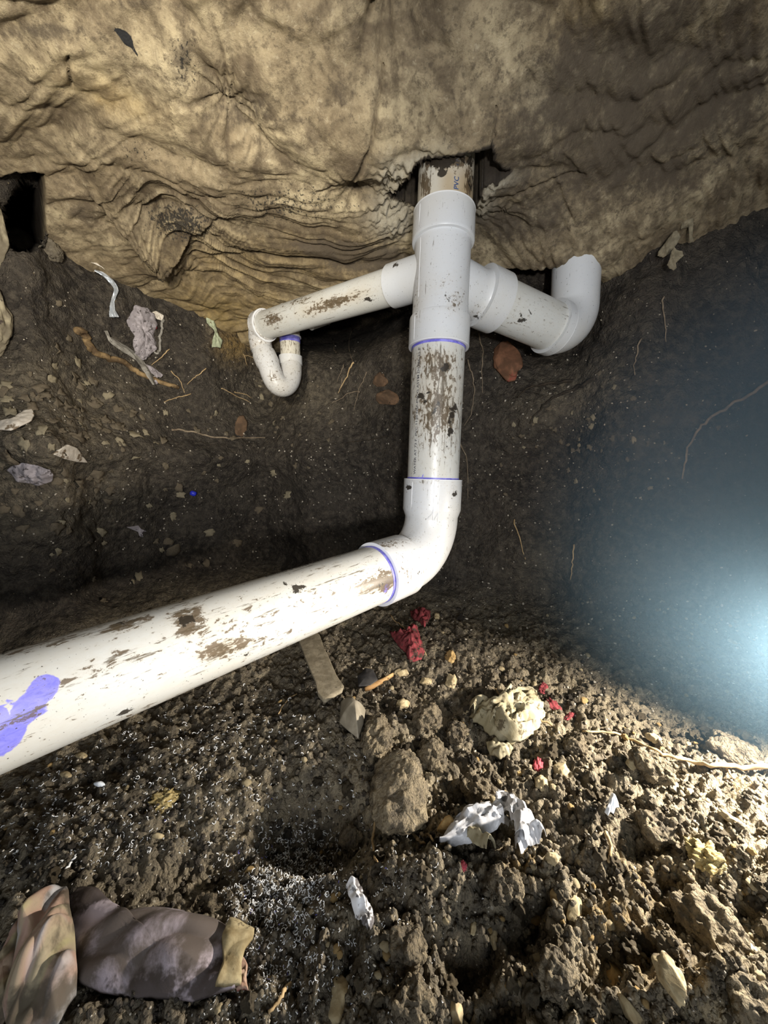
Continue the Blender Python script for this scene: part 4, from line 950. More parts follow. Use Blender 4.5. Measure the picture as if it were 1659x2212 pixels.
sheet('paper_scrap', 'squarish torn flap pinned to the slab edge on the right', 'scrap', [(1474, 476), (1497, 471), (1498, 484), (1496, 510), (1499, 522), (1490, 526), (1494, 505), (1490, 490), (1470, 496)], M_SCRAP, 0.0012, (0.006, 50, 0, 1), 67, 0.01, 0.003, 0.04, cn=hang((1488, 500), 0.04), center=(1487, 484))

# ------------------------------------------------------------------ named litter on the trench floor
sheet('felt_strip', 'flat grey felt strip lying under the long run pipe', 'felt', [(634, 1372), (664, 1364), (690, 1385), (698, 1410), (712, 1440), (726, 1475), (742, 1500), (738, 1512), (712, 1526), (700, 1534), (686, 1520), (680, 1488), (664, 1452), (650, 1412)], M_FELT, 0.004, (0.002, 25, 0, 1), 71, 0.016, 0.0, 0.015)
rr = sheet('rag', 'twisted red rag half buried beside the bottom elbow', 'rag', [(842, 1376), (856, 1388), (872, 1372), (892, 1358), (902, 1362), (908, 1392), (918, 1420), (908, 1436), (884, 1442), (876, 1420), (858, 1402)], M_RED, 0.003, (0.020, 48, 30, 1.4), 73, 0.010, 0.014, 0.06)
sheet('rag_fold', None, None, [(886, 1332), (905, 1325), (932, 1330), (928, 1350), (918, 1364), (905, 1352), (892, 1345)], M_RED, 0.003, (0.016, 55, 0, 1), 75, 0.010, 0.010, 0.06, parent=rr, M=60)
cw = sheet('rag', 'wadded cream cloth half buried beside the red scraps', 'rag', [(1012, 1545), (1028, 1532), (1048, 1534), (1065, 1522), (1090, 1512), (1120, 1508), (1160, 1512), (1170, 1530), (1176, 1558), (1158, 1585), (1135, 1606), (1105, 1614), (1076, 1605), (1055, 1590), (1040, 1578), (1018, 1570)], M_CREAM, 0.004, (0.026, 34, 40, 1.5), 77, 0.004, 0.030, 0.08, rings=20, M=110)
for ln, wd, ar, sd in (([(1092, 1516), (1078, 1540), (1072, 1566), (1082, 1592), (1108, 1606), (1136, 1600)], [8, 14, 15, 15, 14, 6], 0.020, 201), ([(1150, 1548), (1128, 1556), (1110, 1572), (1100, 1592)], [6, 10, 11, 5], 0.016, 203), ([(1014, 1556), (1024, 1540), (1042, 1542), (1052, 1560), (1058, 1582)], [6, 10, 11, 10, 5], 0.014, 205), ([(1160, 1548), (1168, 1566), (1150, 1586), (1128, 1592)], [5, 9, 9, 4], 0.014, 207), ([(1110, 1522), (1136, 1518), (1158, 1526)], [6, 10, 5], 0.012, 209)):
    ribbon('rag_fold', None, None, ln, wd, M_CREAM, 0.003, 0.006, sd, 0.016, ar, parent=cw, fr=60)
sheet('rag', 'small loop of cream cloth below the cream wad', 'rag', [(1050, 1612), (1066, 1606), (1090, 1612), (1110, 1622), (1100, 1640), (1080, 1646), (1058, 1634)], M_CREAM, 0.003, (0.016, 40, 0, 1), 79, 0.004, 0.006, 0.06)
for i, (px, py, rx, ry, an, lab) in enumerate(((1172, 1486, 9, 11, 10, 'small red scrap above the cream wad'), (1192, 1530, 12, 20, -30, 'faded red scrap right of the cream wad'), (1163, 1652, 8, 18, 0, 'bright pink-red scrap below the cream wad'), (1228, 1546, 6, 12, 30, 'faint red thread clump furthest right of the cream wad'), (1000, 1868, 8, 8, 0, 'tiny pink scrap below the white plastic film'))):
    lump('rag_scrap', lab, 'rag', px, py, rx, ry, an, M_PINK if i in (2, 4) else M_RED, 81 + i, 0.6, 0, 0.35, 0.5, sub=4, fr=2.0)
sheet('plastic_shard', 'folded grey plastic shard standing beside the felt strip', 'shard', [(736, 1528), (752, 1518), (772, 1534), (790, 1545), (785, 1575), (774, 1608), (752, 1590), (733, 1572)], M_GREYPL, 0.0018, (0.002, 20, 0, 1), 91, 0.010, 0.022, 0.0, rings=8, center=(766, 1552))
sheet('plastic_shard', 'black flat shard above the wood splinter', 'shard', [(772, 1470), (790, 1452), (806, 1456), (816, 1478), (800, 1490), (774, 1492)], M_DARKPL, 0.002, (0.002, 30, 0, 1), 93, 0.010, 0.004)
def splinter(name, label, p0, p1, w, mat, lift=0.012, t=0.004):
    a, na = S(*p0); b, nb = S(*p1); n = unit(na + nb); a = a + n * lift; b = b + n * lift; d = unit(b - a); s = np.cross(n, d); V = []
    m = 9; r = np.random.RandomState(4)
    for i, q in enumerate(np.linspace(0, 1, m)):
        ww = w * (0.75 + 0.25 * math.sin(q * 5)) * (0.5 if i in (0, m - 1) else 1); c = a + (b - a) * q + s * r.normal() * 0.0006
        V += [c + s * ww + n * t * .6, c + n * t, c - s * ww + n * t * .5, c - s * ww * .8 - n * t, c + s * ww * .8 - n * t]
    F = [list(f) for f in grid_faces(m, 5, True)] + [[0, 1, 2, 3, 4][::-1], list(range((m - 1) * 5, m * 5))]
    o = solid(name, V, F, mat, None, False); return tag(o, label, 'wood')
splinter('wood_splinter', 'orange-brown wood splinter beside the grey plastic shard', (788, 1500), (851, 1470), 0.0058, M_WOOD)
fl_ = empty('plastic_film', S(1060, 1815)[0], 'crumpled white plastic film arched over the soil', 'plastic film')
for ln, wd, sd, cr, ar, mt in (([(950, 1840), (985, 1820), (1020, 1798), (1055, 1780), (1082, 1772)], [2, 16, 24, 22, 14], 101, 0.011, 0.010, M_FILM),
                      ([(1066, 1772), (1096, 1784), (1118, 1804), (1128, 1832), (1120, 1850)], [12, 20, 26, 18, 8], 103, 0.015, 0.012, M_FILM),
                      ([(1122, 1862), (1130, 1842), (1148, 1828), (1166, 1824), (1176, 1834)], [4, 12, 14, 12, 6], 105, 0.008, 0.012, M_FILM),
                      ([(985, 1838), (1012, 1842), (1040, 1856), (1064, 1874)], [4, 12, 16, 10], 107, 0.010, 0.010, M_CREAM),
                      ([(1020, 1812), (1050, 1806), (1084, 1806), (1106, 1816)], [8, 14, 12, 6], 109, 0.008, 0.004, M_GREYRAG)):
    ribbon('film_fold', None, None, ln, [w_ * 1.3 for w_ in wd], mt, 0.0008, cr, sd, 0.012, ar, parent=fl_, fr=110, nc=17)
keep([(950, 1770), (1172, 1770), (1172, 1870), (950, 1870)], -30)
sheet('plastic_petal', 'small bright white plastic petal standing in the soil right of the film', 'plastic', [(1303, 1785), (1306, 1768), (1311, 1758), (1317, 1766), (1324, 1782), (1328, 1788), (1320, 1790), (1316, 1804), (1309, 1798), (1304, 1808), (1296, 1800), (1300, 1794)], M_WHITE, 0.0012, (0.004, 60, 0, 1), 111, 0.026, 0.010, 0.0)
ribbon('wrapper', 'creased black and white wrapper below the white swarf', 'wrapper', [(760, 1930), (770, 1958), (784, 1990), (796, 2018), (797, 2040)], [12, 16, 17, 14, 3], plain('wrapper', (0.75, 0.75, 0.77), (0.85, 0.85, 0.88), 40, 0.4, 0.3, 0.001, ((0.06, 0.05, 0.05), 55, 0.50), 0.5), 0.0008, 0.009, 113, 0.012, 0.004, fr=120, nc=15)
# cloth in the lower left corner
mv = sheet('rag', 'mauve dirty cloth with a tan hem lying flat on the soil', 'rag', [(150, 1958), (160, 1942), (182, 1934), (208, 1938), (228, 1952), (232, 1976), (246, 1986), (290, 1982), (340, 1978), (400, 1984), (440, 1992), (490, 2016), (520, 2034), (515, 2070), (505, 2105), (510, 2158), (420, 2170), (300, 2166), (220, 2156), (170, 2136), (158, 2040)], M_CLOTH_MAUVE, 0.004, (0.026, 8, 35, 1.6), 121, 0.006, 0.010, 0.0, rings=24, M=140, center=(330, 2075))
sheet('hem', 'tan frayed hem', None, [(488, 2016), (515, 2028), (541, 2042), (538, 2062), (520, 2090), (512, 2120), (512, 2162), (480, 2168), (455, 2168), (475, 2110), (470, 2060)], M_CLOTH_HEM, 0.004, (0.010, 22, 0, 1), 123, 0.017, 0.0, 0.02, parent=mv, center=(496, 2085))
sheet('fringe', 'pinkish frayed fringe', None, [(520, 2090), (534, 2086), (542, 2100), (540, 2130), (545, 2158), (520, 2160), (513, 2120)], plain('fringe', (0.34, 0.20, 0.15), (0.50, 0.38, 0.28), 50, 0.95, 0.5, 0.002, ((0.20, 0.03, 0.04), 30, 0.56), 0.1), 0.003, (0.008, 60, 0, 1), 125, 0.010, 0.0, 0.06, parent=mv)
st_ = sheet('rag', 'folded pink and cream striped cloth overlapping the mauve cloth', 'rag', [(42, 2000), (56, 1978), (90, 1962), (120, 1948), (146, 1938), (152, 1952), (154, 1988), (164, 2030), (168, 2090), (172, 2130), (168, 2172), (150, 2198), (130, 2240), (20, 2250), (10, 2200), (30, 2120), (45, 2060)], M_STRIPE, 0.004, (0.030, 14, -78, 3.0), 127, 0.014, 0.014, 0.0, rings=22, M=120, center=(100, 2090))
sheet('rag_fold', 'darker back fold', None, [(48, 1990), (30, 2010), (12, 2060), (-10, 2110), (-30, 2180), (0, 2240), (30, 2200), (45, 2120), (56, 2050), (60, 2000)], M_STRIPE, 0.004, (0.016, 22, -80, 2.0), 129, 0.006, 0.010, 0.0, parent=st_, center=(22, 2110))
# stones
for (px, py, rx, ry, an, mt, sd, lab) in (
        (728, 2186, 46, 40, 20, M_STONE, 131, 'angular pale yellow stone at the bottom edge of the floor'),
        (560, 2196, 0, 0, 0, None, 0, ''),
        (1446, 2118, 26, 34, -30, M_STONE, 133, 'cream oblong stone low on the right of the floor'),
        (968, 1789, 26, 18, -15, M_OSTONE, 135, 'ochre and white stone touching the tip of the plastic film'),
        (1195, 1852, 14, 12, 0, M_STONE, 137, 'yellow pebble right of the plastic film'),
        (1240, 1965, 14, 22, 10, M_STONE, 139, 'whitish upright pebble below and right of the plastic film'),
        (975, 1418, 12, 14, 0, M_OSTONE, 141, 'ochre pebble right of the red rag'),
        (974, 1475, 13, 14, 0, M_STONE, 143, 'pale yellow lump below the ochre pebble'),
        (870, 1520, 16, 10, 0, M_STONE, 145, 'triangular cream stone above the big soil clod'),
        (918, 1475, 13, 9, 0, M_STONE, 147, 'cream pebble below the red rag'),
        (866, 1458, 16, 8, -5, M_STONE, 148, 'flat cream chip left below the red rag'),
        (942, 1335, 7, 10, 0, M_STONE, 149, 'small yellow chip above right of the red rag'),
        (1120, 1672, 7, 6, 0, M_OSTONE, 151, 'tiny bright yellow pebble below the cream cloth loop'),
        (1168, 1690, 13, 16, 0, M_STONE, 153, 'tan rounded stone below the bright pink-red scrap'),
        (1210, 1665, 15, 18, 10, M_STONE, 155, 'split tan stone right of the bright pink-red scrap'),
        (1362, 1652, 10, 11, 0, M_STONE, 157, 'rough white pebble left of the pale root on the right'),
        (1412, 1596, 18, 9, 10, M_STONE, 159, 'knobbly pale yellow chip above the pale root on the right'),
        (1484, 1612, 7, 9, 0, M_STONE, 161, 'pinkish-white chip nearest the pale root on the right'),
        (1490, 1710, 9, 8, 0, M_STONE, 163, 'clean white chip below the pale root on the right'),
        (1455, 1702, 10, 14, 0, M_GREYPL, 165, 'grey rounded pebble below the pale root on the right'),
        (1580, 1772, 24, 9, 14, M_STONE, 167, 'long pale yellow chip near the right edge'),
        (1622, 1836, 10, 9, 0, M_OSTONE, 169, 'ochre pebble below the long pale chip'),
        (1070, 2030, 12, 16, 10, M_STONE, 171, 'pale tan pebble below the creased wrapper'),
        (1020, 2002, 8, 14, 15, M_STONE, 173, 'upright yellow pebble right of the creased wrapper'),
        (1330, 2115, 16, 26, -20, M_OSTONE, 175, 'long tan stone low on the right'),
        (1360, 2190, 26, 14, 20, M_STONE, 177, 'pale broken stone at the bottom right edge'),
        (1195, 1995, 12, 16, 0, M_GREYPL, 179, 'smooth grey pebble in the middle right of the floor'),
        (990, 2190, 14, 22, 0, M_STONE, 181, 'whitish pebble at the bottom edge'),
        (1620, 2060, 22, 14, 30, M_STONE, 183, 'pale stone near the lower right corner'),
        (155, 1652, 0, 0, 0, None, 0, '')):
    if mt: lump('stone', lab, 'stone', px, py, rx, ry, an, mt, sd, 0.34, 0.6, 0.30, 0.75, sub=4, fr=1.7)
lump('fibre_clump', 'yellow fibrous clump on the right of the floor', 'fibre clump', 1520, 1858, 30, 24, 0, M_TUFT, 191, 0.60, 0.2, 0.25, 0.6, sub=5, fr=2.6)
lump('fibre_clump', 'mossy tan tuft below the long run pipe on the left', 'fibre clump', 352, 1735, 24, 20, -20, M_TUFT, 193, 0.65, 0, 0.35, 0.4, sub=5, fr=2.8)
for i, (px, py, an, lab) in enumerate(((140, 1690, -35, 'small tan chip under the long run pipe, far left'), (170, 1648, -30, 'ragged tan flake touching the underside of the long run pipe'), (216, 1704, 60, 'dull white flake left of the mossy tuft'), (338, 1824, 40, 'thin tan chip below the mossy tuft'), (492, 1772, 60, 'tiny orange chip right of the mossy tuft'))):
    q = 14 if i < 4 else 6
    sheet('chip', lab, 'chip', [(px + q * math.cos(t + math.radians(an)) * (1.0 if int(k) % 2 else 0.8), py + q * 0.45 * math.sin(t + math.radians(an))) for k, t in enumerate(np.linspace(0, 2 * math.pi, 8, endpoint=False))], M_STONE if i != 2 else M_WHITE, 0.002, (0.002, 60, 0, 1), 200 + i, 0.010, 0.002, 0.1, rings=4, M=24)

# ------------------------------------------------------------------ big clods of earth (each its own thing)
def clod_mat():
    return soil_material('clod_soil')
M_CLOD = clod_mat()
def clod(label, px, py, rx, ry, an, seed, tone=0.55, deep=0.8, embed=0.2, rough=0.3, sub=5, group=None):
    o = lump('soil_clod', label, 'clod', px, py, rx, ry, an, M_CLOD, seed, rough, 0.25, embed, deep, group, sub, 1.6)
    V = np.array([v.co[:] for v in o.data.vertices])
    Nn = np.array([v.normal[:] for v in o.data.vertices]); V = V + Nn * (0.006 * fbm(V, 60, 4, seed) + 0.006 * (np.abs(fbm(V, 90, 3, seed + 9)) - 0.3))[:, None]
    o.data.vertices.foreach_set('co', V.astype(np.float32).ravel()); o.data.update(); attr(o.data, 'tone', np.full(len(V), tone)); attr(o.data, 'ochre', np.full(len(V), 0.12)); return o
for a in (('largest square-faced clod of brown earth in the middle of the floor', 866, 1738, 62, 82, 6, 301, 0.75, 0.75, 0.12, 0.20),
          ('upright clod of brown earth behind the grey plastic shard', 815, 1600, 34, 46, 15, 303, 0.65),
          ('small pointed clod in the hollow left of the largest clod', 758, 1822, 24, 30, 0, 305, 0.6),
          ('clod between the cream wad and the largest clod', 935, 1640, 34, 30, 20, 307, 0.55),
          ('brown clod with a ragged top right of the upright clod', 925, 1560, 32, 28, 0, 309, 0.45),
          ('rounded clod lying left of the cream wad', 985, 1590, 22, 22, 0, 311, 0.35),
          ('long clod right below the cream cloth loop', 1030, 1720, 34, 28, 20, 313, 0.55),
          ('low clod right of the small red scraps', 1240, 1620, 26, 22, 0, 315, 0.5),
          ('tan clod below the pale root on the right', 1405, 1660, 40, 26, 15, 317, 0.7),
          ('wide clod at the foot of the haze on the right', 1580, 1640, 46, 30, 10, 319, 0.6),
          ('knobbly clod between the white petal and the fibrous clump', 1420, 1800, 34, 34, 30, 321, 0.7),
          ('large tan clod low on the right beside the oblong stone', 1530, 2020, 60, 50, 30, 323, 0.85),
          ('dark clod just below the plastic film', 1090, 1920, 34, 30, 0, 325, 0.5),
          ('clod of earth below the creased wrapper', 880, 2060, 40, 40, 20, 327, 0.5),
          ('crumbly clod at the bottom edge right of the angular yellow stone', 890, 2180, 46, 36, 0, 329, 0.6),
          ('crumbly clod in the lower right corner', 1610, 2170, 60, 50, 20, 331, 0.9),
          ('clod between the tan stone and the bottom edge', 1200, 2130, 42, 44, 15, 333, 0.7),
          ('small clod below the mossy tan tuft', 440, 1960, 30, 18, 20, 335, 0.25)):
    clod(*a)

# ------------------------------------------------------------------ roots
for lab, grp, mt, r0, r1, lines in (
        ('hair root in the tuft left of the drop pipe', 'hair roots left of the drop pipe', M_GROOT, 0.0018, 0.0009, [[(762, 714), (753, 745), (760, 779), (764, 786)], [(792, 805), (782, 830), (772, 856), (765, 885)], [(777, 844), (755, 851), (734, 863), (717, 871)], [(719, 735), (723, 757), (727, 767)], [(741, 818), (734, 842)], [(745, 790), (738, 800), (728, 826)]]),
        ('straw-like root in the tuft left of the drop pipe', None, M_ROOT, 0.0034, 0.0012, [[(764, 784), (755, 803), (741, 830), (731, 851)]]),
        ('short hair root beside the trap', 'hair roots beside the trap', M_ROOT, 0.0018, 0.0009, [[(523, 767), (543, 772), (560, 775)], [(527, 770), (534, 791)]]),
        ('thin pale root left of the trap', 'thin roots on the bank left of the trap', M_ROOT, 0.0020, 0.0010, [[(365, 755), (344, 775), (324, 790)], [(371, 802), (388, 822), (398, 849)], [(446, 797), (425, 812), (407, 829)], [(413, 854), (381, 861), (354, 869)], [(476, 837), (506, 853), (543, 871)], [(505, 850), (525, 852), (540, 858)]]),
        ('thin root trailing right of the drop pipe', 'roots right of the drop pipe', M_GROOT, 0.0022, 0.0010, [[(1009, 777), (1021, 815), (1024, 850), (1019, 888), (1000, 921)], [(1035, 720), (1043, 774), (1043, 850)], [(991, 953), (1008, 991), (1010, 1078)]]),
        ('dark thin root on the bank behind the drop pipe', 'dark roots left of the drop pipe', M_DROOT, 0.0022, 0.0012, [[(850, 883), (840, 910), (852, 948)], [(837, 941), (796, 951), (750, 956)]]),
        ('thin root on the bank right of the bottom elbow', 'roots above the floor at the right', M_ROOT, 0.0022, 0.0012, [[(1109, 1122), (1122, 1163), (1133, 1208)], [(1241, 1175), (1239, 1214), (1235, 1254)]]),
        ('dark branching root on the bank below the right branch', 'dark roots below the right branch', M_DROOT, 0.0045, 0.002, [[(1289, 823), (1241, 840), (1193, 862), (1171, 880), (1142, 913)], [(1241, 827), (1160, 832), (1116, 862)]]),
        ('long sinuous root on the hazy right bank', None, M_GROOT, 0.0040, 0.0020, [[(1672, 812), (1620, 850), (1560, 885), (1520, 915), (1495, 945), (1480, 985), (1475, 1035)]]),
        ('thin root hanging below the torn scraps on the right', 'roots below the torn scraps', M_GROOT, 0.0020, 0.0012, [[(1432, 640), (1430, 665), (1435, 700), (1439, 740)], [(1384, 729), (1373, 773), (1371, 814)]]),
        ('rootlet across the largest clod', 'rootlets on the largest clod', M_ROOT, 0.0020, 0.0012, [[(816, 1753), (808, 1796), (804, 1837), (816, 1875)], [(881, 1794), (900, 1821), (919, 1825)], [(905, 1805), (920, 1812), (935, 1816)]]),
        ('straw strand across the red rag', None, M_ROOT, 0.0016, 0.0012, [[(841, 1331), (865, 1355), (894, 1372), (911, 1396), (918, 1417)]]),
        ('hair root on the soil left of the felt strip', None, M_ROOT, 0.0013, 0.001, [[(640, 1502), (617, 1516), (602, 1545)]]),
        ('straw strand across the cream wad', None, M_ROOT, 0.0022, 0.0014, [[(1066, 1493), (1085, 1510), (1119, 1527), (1157, 1554), (1191, 1570)]]),
        ('short upright straw above the plastic film', None, M_ROOT, 0.0016, 0.0012, [[(1092, 1713), (1091, 1728), (1091, 1744)]]),
        ('tan rootlet left of the angular yellow stone', None, M_ROOT, 0.0018, 0.0012, [[(624, 2131), (602, 2165), (587, 2195)]]),
        ('pale thread above the striped cloth', None, M_CURL, 0.0014, 0.0010, [[(163, 1855), (141, 1881), (127, 1901)]]),
        ('rootlet below the white petal', None, M_ROOT, 0.0022, 0.0014, [[(1309, 1805), (1318, 1830), (1316, 1856), (1312, 1868)]])):
    for i, ln in enumerate(lines):
        ords = ['uppermost', 'second', 'third', 'fourth', 'fifth', 'sixth']
        rank = sorted(lines, key=lambda l: sum(p[1] for p in l) / len(l)).index(ln)
        tube('root', lab if len(lines) == 1 else lab + ', ' + (ords[rank] + (' from the top' if rank else ' one')), 'root', ln, r0, r1, mt, 1.6, grp, wob=0.5, seed=len(ln) * 7 + i, n=6)
pr = tube('root', 'pale branching root running to the right edge of the floor', 'root', [(1256, 1584), (1310, 1586), (1350, 1596), (1400, 1622), (1440, 1642), (1490, 1655), (1540, 1662), (1600, 1668), (1672, 1674)], 0.0014, 0.0034, M_ROOT, 2.5, n=8, wob=0.3)
for ln in ([(1545, 1663), (1544, 1652), (1546, 1643)], [(1570, 1665), (1576, 1676), (1580, 1684)], [(1630, 1671), (1628, 1662)]):
    tube('rootlet', None, None, ln, 0.002, 0.001, M_ROOT, 2.2, parent=pr, n=6)

# ------------------------------------------------------------------ scatter
def free(px, py, r=0):
    return all((px - a) ** 2 + (py - b) ** 2 > (c * 0.8 + r) ** 2 for a, b, c in KEEP)
def below_pipe(px, py):
    return py > 1690 - 0.45 * px + 10 if px < 850 else py > 1290
def place(me, px, py, size_px, flat=0.0, embed=0.3, tilt=0.4, name=None, aspect=1.0):
    P, N = S(px, py); d = proj(P)[2][0]; s = size_px * d / FPX
    n = unit(N + np.array([RNG.gauss(0, tilt), RNG.gauss(0, tilt), RNG.gauss(0, tilt)]) * 0.5)
    z = Vector(n); q = z.to_track_quat('Z', 'Y').to_matrix().to_4x4() @ Matrix.Rotation(RNG.uniform(0, 6.28), 4, 'Z')
    M = Matrix.Translation(P + N * s * (0.5 - embed)) @ q @ Matrix.Diagonal((s * aspect, s, s * (1 - flat), 1))
    return M
def variants(base, k, tone_lo, tone_hi, mat, rough, facet, sub, seed0, smooth=True):
    out = []
    for i in range(k):
        V, F = lump_geo(sub, seed0 + i, rough, facet, 1.5); V = V * 0.5
        me = np_mesh(base, V, F, smooth, mat); attr(me, 'tone', np.full(len(V), tone_lo + (tone_hi - tone_lo) * i / max(1, k - 1))); attr(me, 'ochre', np.full(len(V), 0.25 * ((i * 7) % 5) / 5)); out.append(me)
    return out
def rnd_floor(y0=1300, y1=2240, bias=None):
    while True:
        px, py = RNG.uniform(-20, 1680), RNG.uniform(y0, y1)
        if not below_pipe(px, py): continue
        if bias and RNG.random() > bias(px, py): continue
        return px, py
CLV = variants('soil_clod', 10, 0.05, 0.9, M_CLOD, 0.62, 0.1, 4, 400)
n_c = 0
while n_c < 280:
    px, py = rnd_floor(1310, 2230, lambda x, y: 0.35 + 0.65 * min(1, max(0, (x - 500) / 700)))
    sz = RNG.choice([10, 11, 13, 15, 17, 20, 24, 30]) * (0.55 + 0.45 * min(1, (py - 1250) / 700))
    if not free(px, py, sz * 0.5): continue
    w = min(9, max(0, int(10 * ((px / 1659) * 0.55 + (py - 1300) / 900 * 0.3 + RNG.gauss(0, 0.18)))))
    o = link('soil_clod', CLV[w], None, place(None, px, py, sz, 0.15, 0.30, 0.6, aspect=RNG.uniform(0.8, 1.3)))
    tag(o, 'small crumbly soil clod loose on the trench floor', 'clod', 'loose soil clods on the trench floor'); SCAT.append((o, px, py)); n_c += 1
STV = variants('pebble', 6, 0, 0, M_STONE, 0.25, 0.5, 3, 450) + variants('pebble', 4, 0, 0, M_OSTONE, 0.25, 0.5, 3, 470)
n_c = 0
while n_c < 150:
    px, py = rnd_floor(1330, 2220, lambda x, y: 0.12 + 0.88 * min(1, max(0, (x - 550) / 600)))
    sz = RNG.choice([8, 9, 10, 11, 13, 16, 20]) * (0.6 + 0.4 * min(1, (py - 1250) / 700))
    if not free(px, py, sz * 0.4): continue
    o = link('pebble', STV[RNG.randrange(10)], None, place(None, px, py, sz, 0.25, 0.25, 0.5, aspect=RNG.uniform(0.8, 1.4)))
    tag(o, 'small pale yellow pebble scattered on the crumbled soil', 'pebble', 'pale pebbles scattered on the trench floor'); SCAT.append((o, px, py)); n_c += 1
# dead leaf flakes on the bank
def flake_mesh(i, mat):
    r = np.random.RandomState(500 + i); m = 11; th = np.linspace(0, 2 * np.pi, m, endpoint=False); rad = 0.5 * (0.65 + 0.5 * r.rand(m))
    ring = np.stack([rad * np.cos(th), rad * np.sin(th) * 0.75, 0.10 * r.normal(size=m)], 1); mid = ring * 0.5 + np.array([0, 0, 0.06]) + r.normal(size=(m, 3)) * 0.015
    top = np.vstack([[0, 0, 0.09], mid, ring]); bot = top - np.array([0, 0, 0.045]); V = np.vstack([top, bot]); nv = len(top); F = []
    for j in range(m):
        k = (j + 1) % m; F += [[0, 1 + j, 1 + k], [1 + j, 1 + m + j, 1 + m + k, 1 + k]]
    F = F + [[a + nv for a in f[::-1]] for f in F] + [[1 + m + j, 1 + m + j + nv, 1 + m + (j + 1) % m + nv, 1 + m + (j + 1) % m] for j in range(m)]
    return np_mesh('leaf_flake', V, F, False, mat)
FLK = [flake_mesh(i, M_LEAF if i < 7 else M_SCRAP) for i in range(9)]
def bank_flakes(n, cx, cy, sx, sy, smin, smax, lab, grp):
    c = 0; guard = 0
    while c < n and guard < 4000:
        guard += 1; px, py = RNG.gauss(cx, sx), RNG.gauss(cy, sy)
        if not (-10 < px < 1665) or (px < 870 and py > 1390 - 0.29 * px) or (px > 850 and py > 1290) or py < 560 or (870 < px < 1010): continue
        if not free(px, py, 4): continue
        o = link('leaf_flake', FLK[RNG.randrange(9)], None, place(None, px, py, RNG.uniform(smin, smax), 0.0, 0.42, 0.5)); tag(o, lab, 'leaf', grp); SCAT.append((o, px, py)); c += 1
bank_flakes(85, 130, 920, 130, 70, 14, 34, 'dull brown leaf flake in the litter on the left shelf', 'leaf flakes on the left shelf')
bank_flakes(40, 330, 1130, 190, 80, 10, 26, 'tan leaf flake pressed into the bank above the long run pipe', 'leaf flakes above the long run pipe')
bank_flakes(30, 620, 920, 100, 60, 8, 16, 'small tan flake in the hollow below the trap', 'flakes in the hollow below the trap')
bank_flakes(45, 1260, 930, 120, 70, 8, 18, 'pale flake pressed into the right bank', 'flakes on the right bank')
for (px, py, sz) in ((20, 890, 34), (70, 880, 30), (120, 870, 28), (55, 960, 36), (8, 1100, 26), (40, 1105, 34), (125, 1140, 38), (50, 1140, 26), (375, 1190, 36), (385, 1055, 24), (390, 1070, 22), (232, 1085, 22), (210, 1058, 18)):
    o = link('leaf_flake', FLK[RNG.randrange(9)], None, place(None, px, py, sz, 0, 0.40, 0.3)); tag(o, 'broad tan leaf flake among the litter on the left bank', 'leaf', 'broad leaf flakes on the left bank'); SCAT.append((o, px, py))

# each loose piece is told apart by the named thing it lies nearest to and by its rank there
LANDMARKS = [('red rag', 885, 1390), ('felt strip', 690, 1450), ('cream wad', 1095, 1560), ('largest clod', 866, 1738), ('plastic film', 1060, 1820), ('white petal', 1312, 1785), ('creased wrapper', 775, 1985), ('mauve cloth', 340, 2075), ('striped cloth', 90, 2090), ('mossy tan tuft', 352, 1735), ('fibrous clump', 1520, 1858), ('oblong cream stone', 1446, 2118), ('angular yellow stone', 728, 2186), ('pale branching root', 1440, 1642), ('bright pink-red scrap', 1163, 1652), ('grey plastic shard', 762, 1562), ('whitish upright pebble', 1240, 1965), ('bottom elbow', 930, 1150), ('clod below the wrapper', 880, 2060), ('lower right corner', 1659, 2212), ('cream cloth loop', 1080, 1626),
             ('blue plastic bit', 418, 1067), ('trap', 610, 790), ('brown root', 270, 790), ('lavender rag', 310, 715), ('crumpled grey-pink rag', 65, 1020), ('pointed white-edged shard', 145, 980), ('ragged lavender scrap', 294, 1143), ('wavy tan root', 470, 940), ('orange-red brick', 1092, 775), ('sinuous root', 1540, 900), ('dark branching root', 1200, 855), ('drop pipe', 935, 900), ('long run pipe', 400, 1390), ('curled bark shard', 40, 912), ('boulder at the left edge', 0, 690)]
def spread_labels(items, what):
    bins = {}
    for o, px, py in items:
        k = min(range(len(LANDMARKS)), key=lambda i: (LANDMARKS[i][1] - px) ** 2 + (LANDMARKS[i][2] - py) ** 2); dx, dy = px - LANDMARKS[k][1], py - LANDMARKS[k][2]
        w = ('right of' if dx > 0 else 'left of') if abs(dx) > 2 * abs(dy) else ('below' if dy > 0 else 'above') if abs(dy) > 2 * abs(dx) else ('below and ' if dy > 0 else 'above and ') + ('right of' if dx > 0 else 'left of')
        bins.setdefault((k, w), []).append((dx * dx + dy * dy, o))
    ordn = ['', 'second ', 'third ', 'fourth ', 'fifth ', 'sixth ', 'seventh ', 'eighth ', 'ninth ', 'tenth ', 'eleventh ', 'twelfth ', 'thirteenth ', 'fourteenth ', 'fifteenth ', 'sixteenth ', 'seventeenth ', 'eighteenth ', 'nineteenth ', 'twentieth ']
    for (k, w), l in bins.items():
        l.sort(key=lambda t: t[0])
        for i, (_, o) in enumerate(l): o['label'] = f"{what} {w} the {LANDMARKS[k][0]}, {ordn[min(i, 19)]}nearest"
for grp, what in (('loose soil clods on the trench floor', 'small crumbly soil clod'), ('pale pebbles scattered on the trench floor', 'small pale yellow pebble')):
    spread_labels([i for i in SCAT if i[0]['group'] == grp], what)
spread_labels([i for i in SCAT if i[0]['category'] == 'leaf'], 'tan leaf flake')

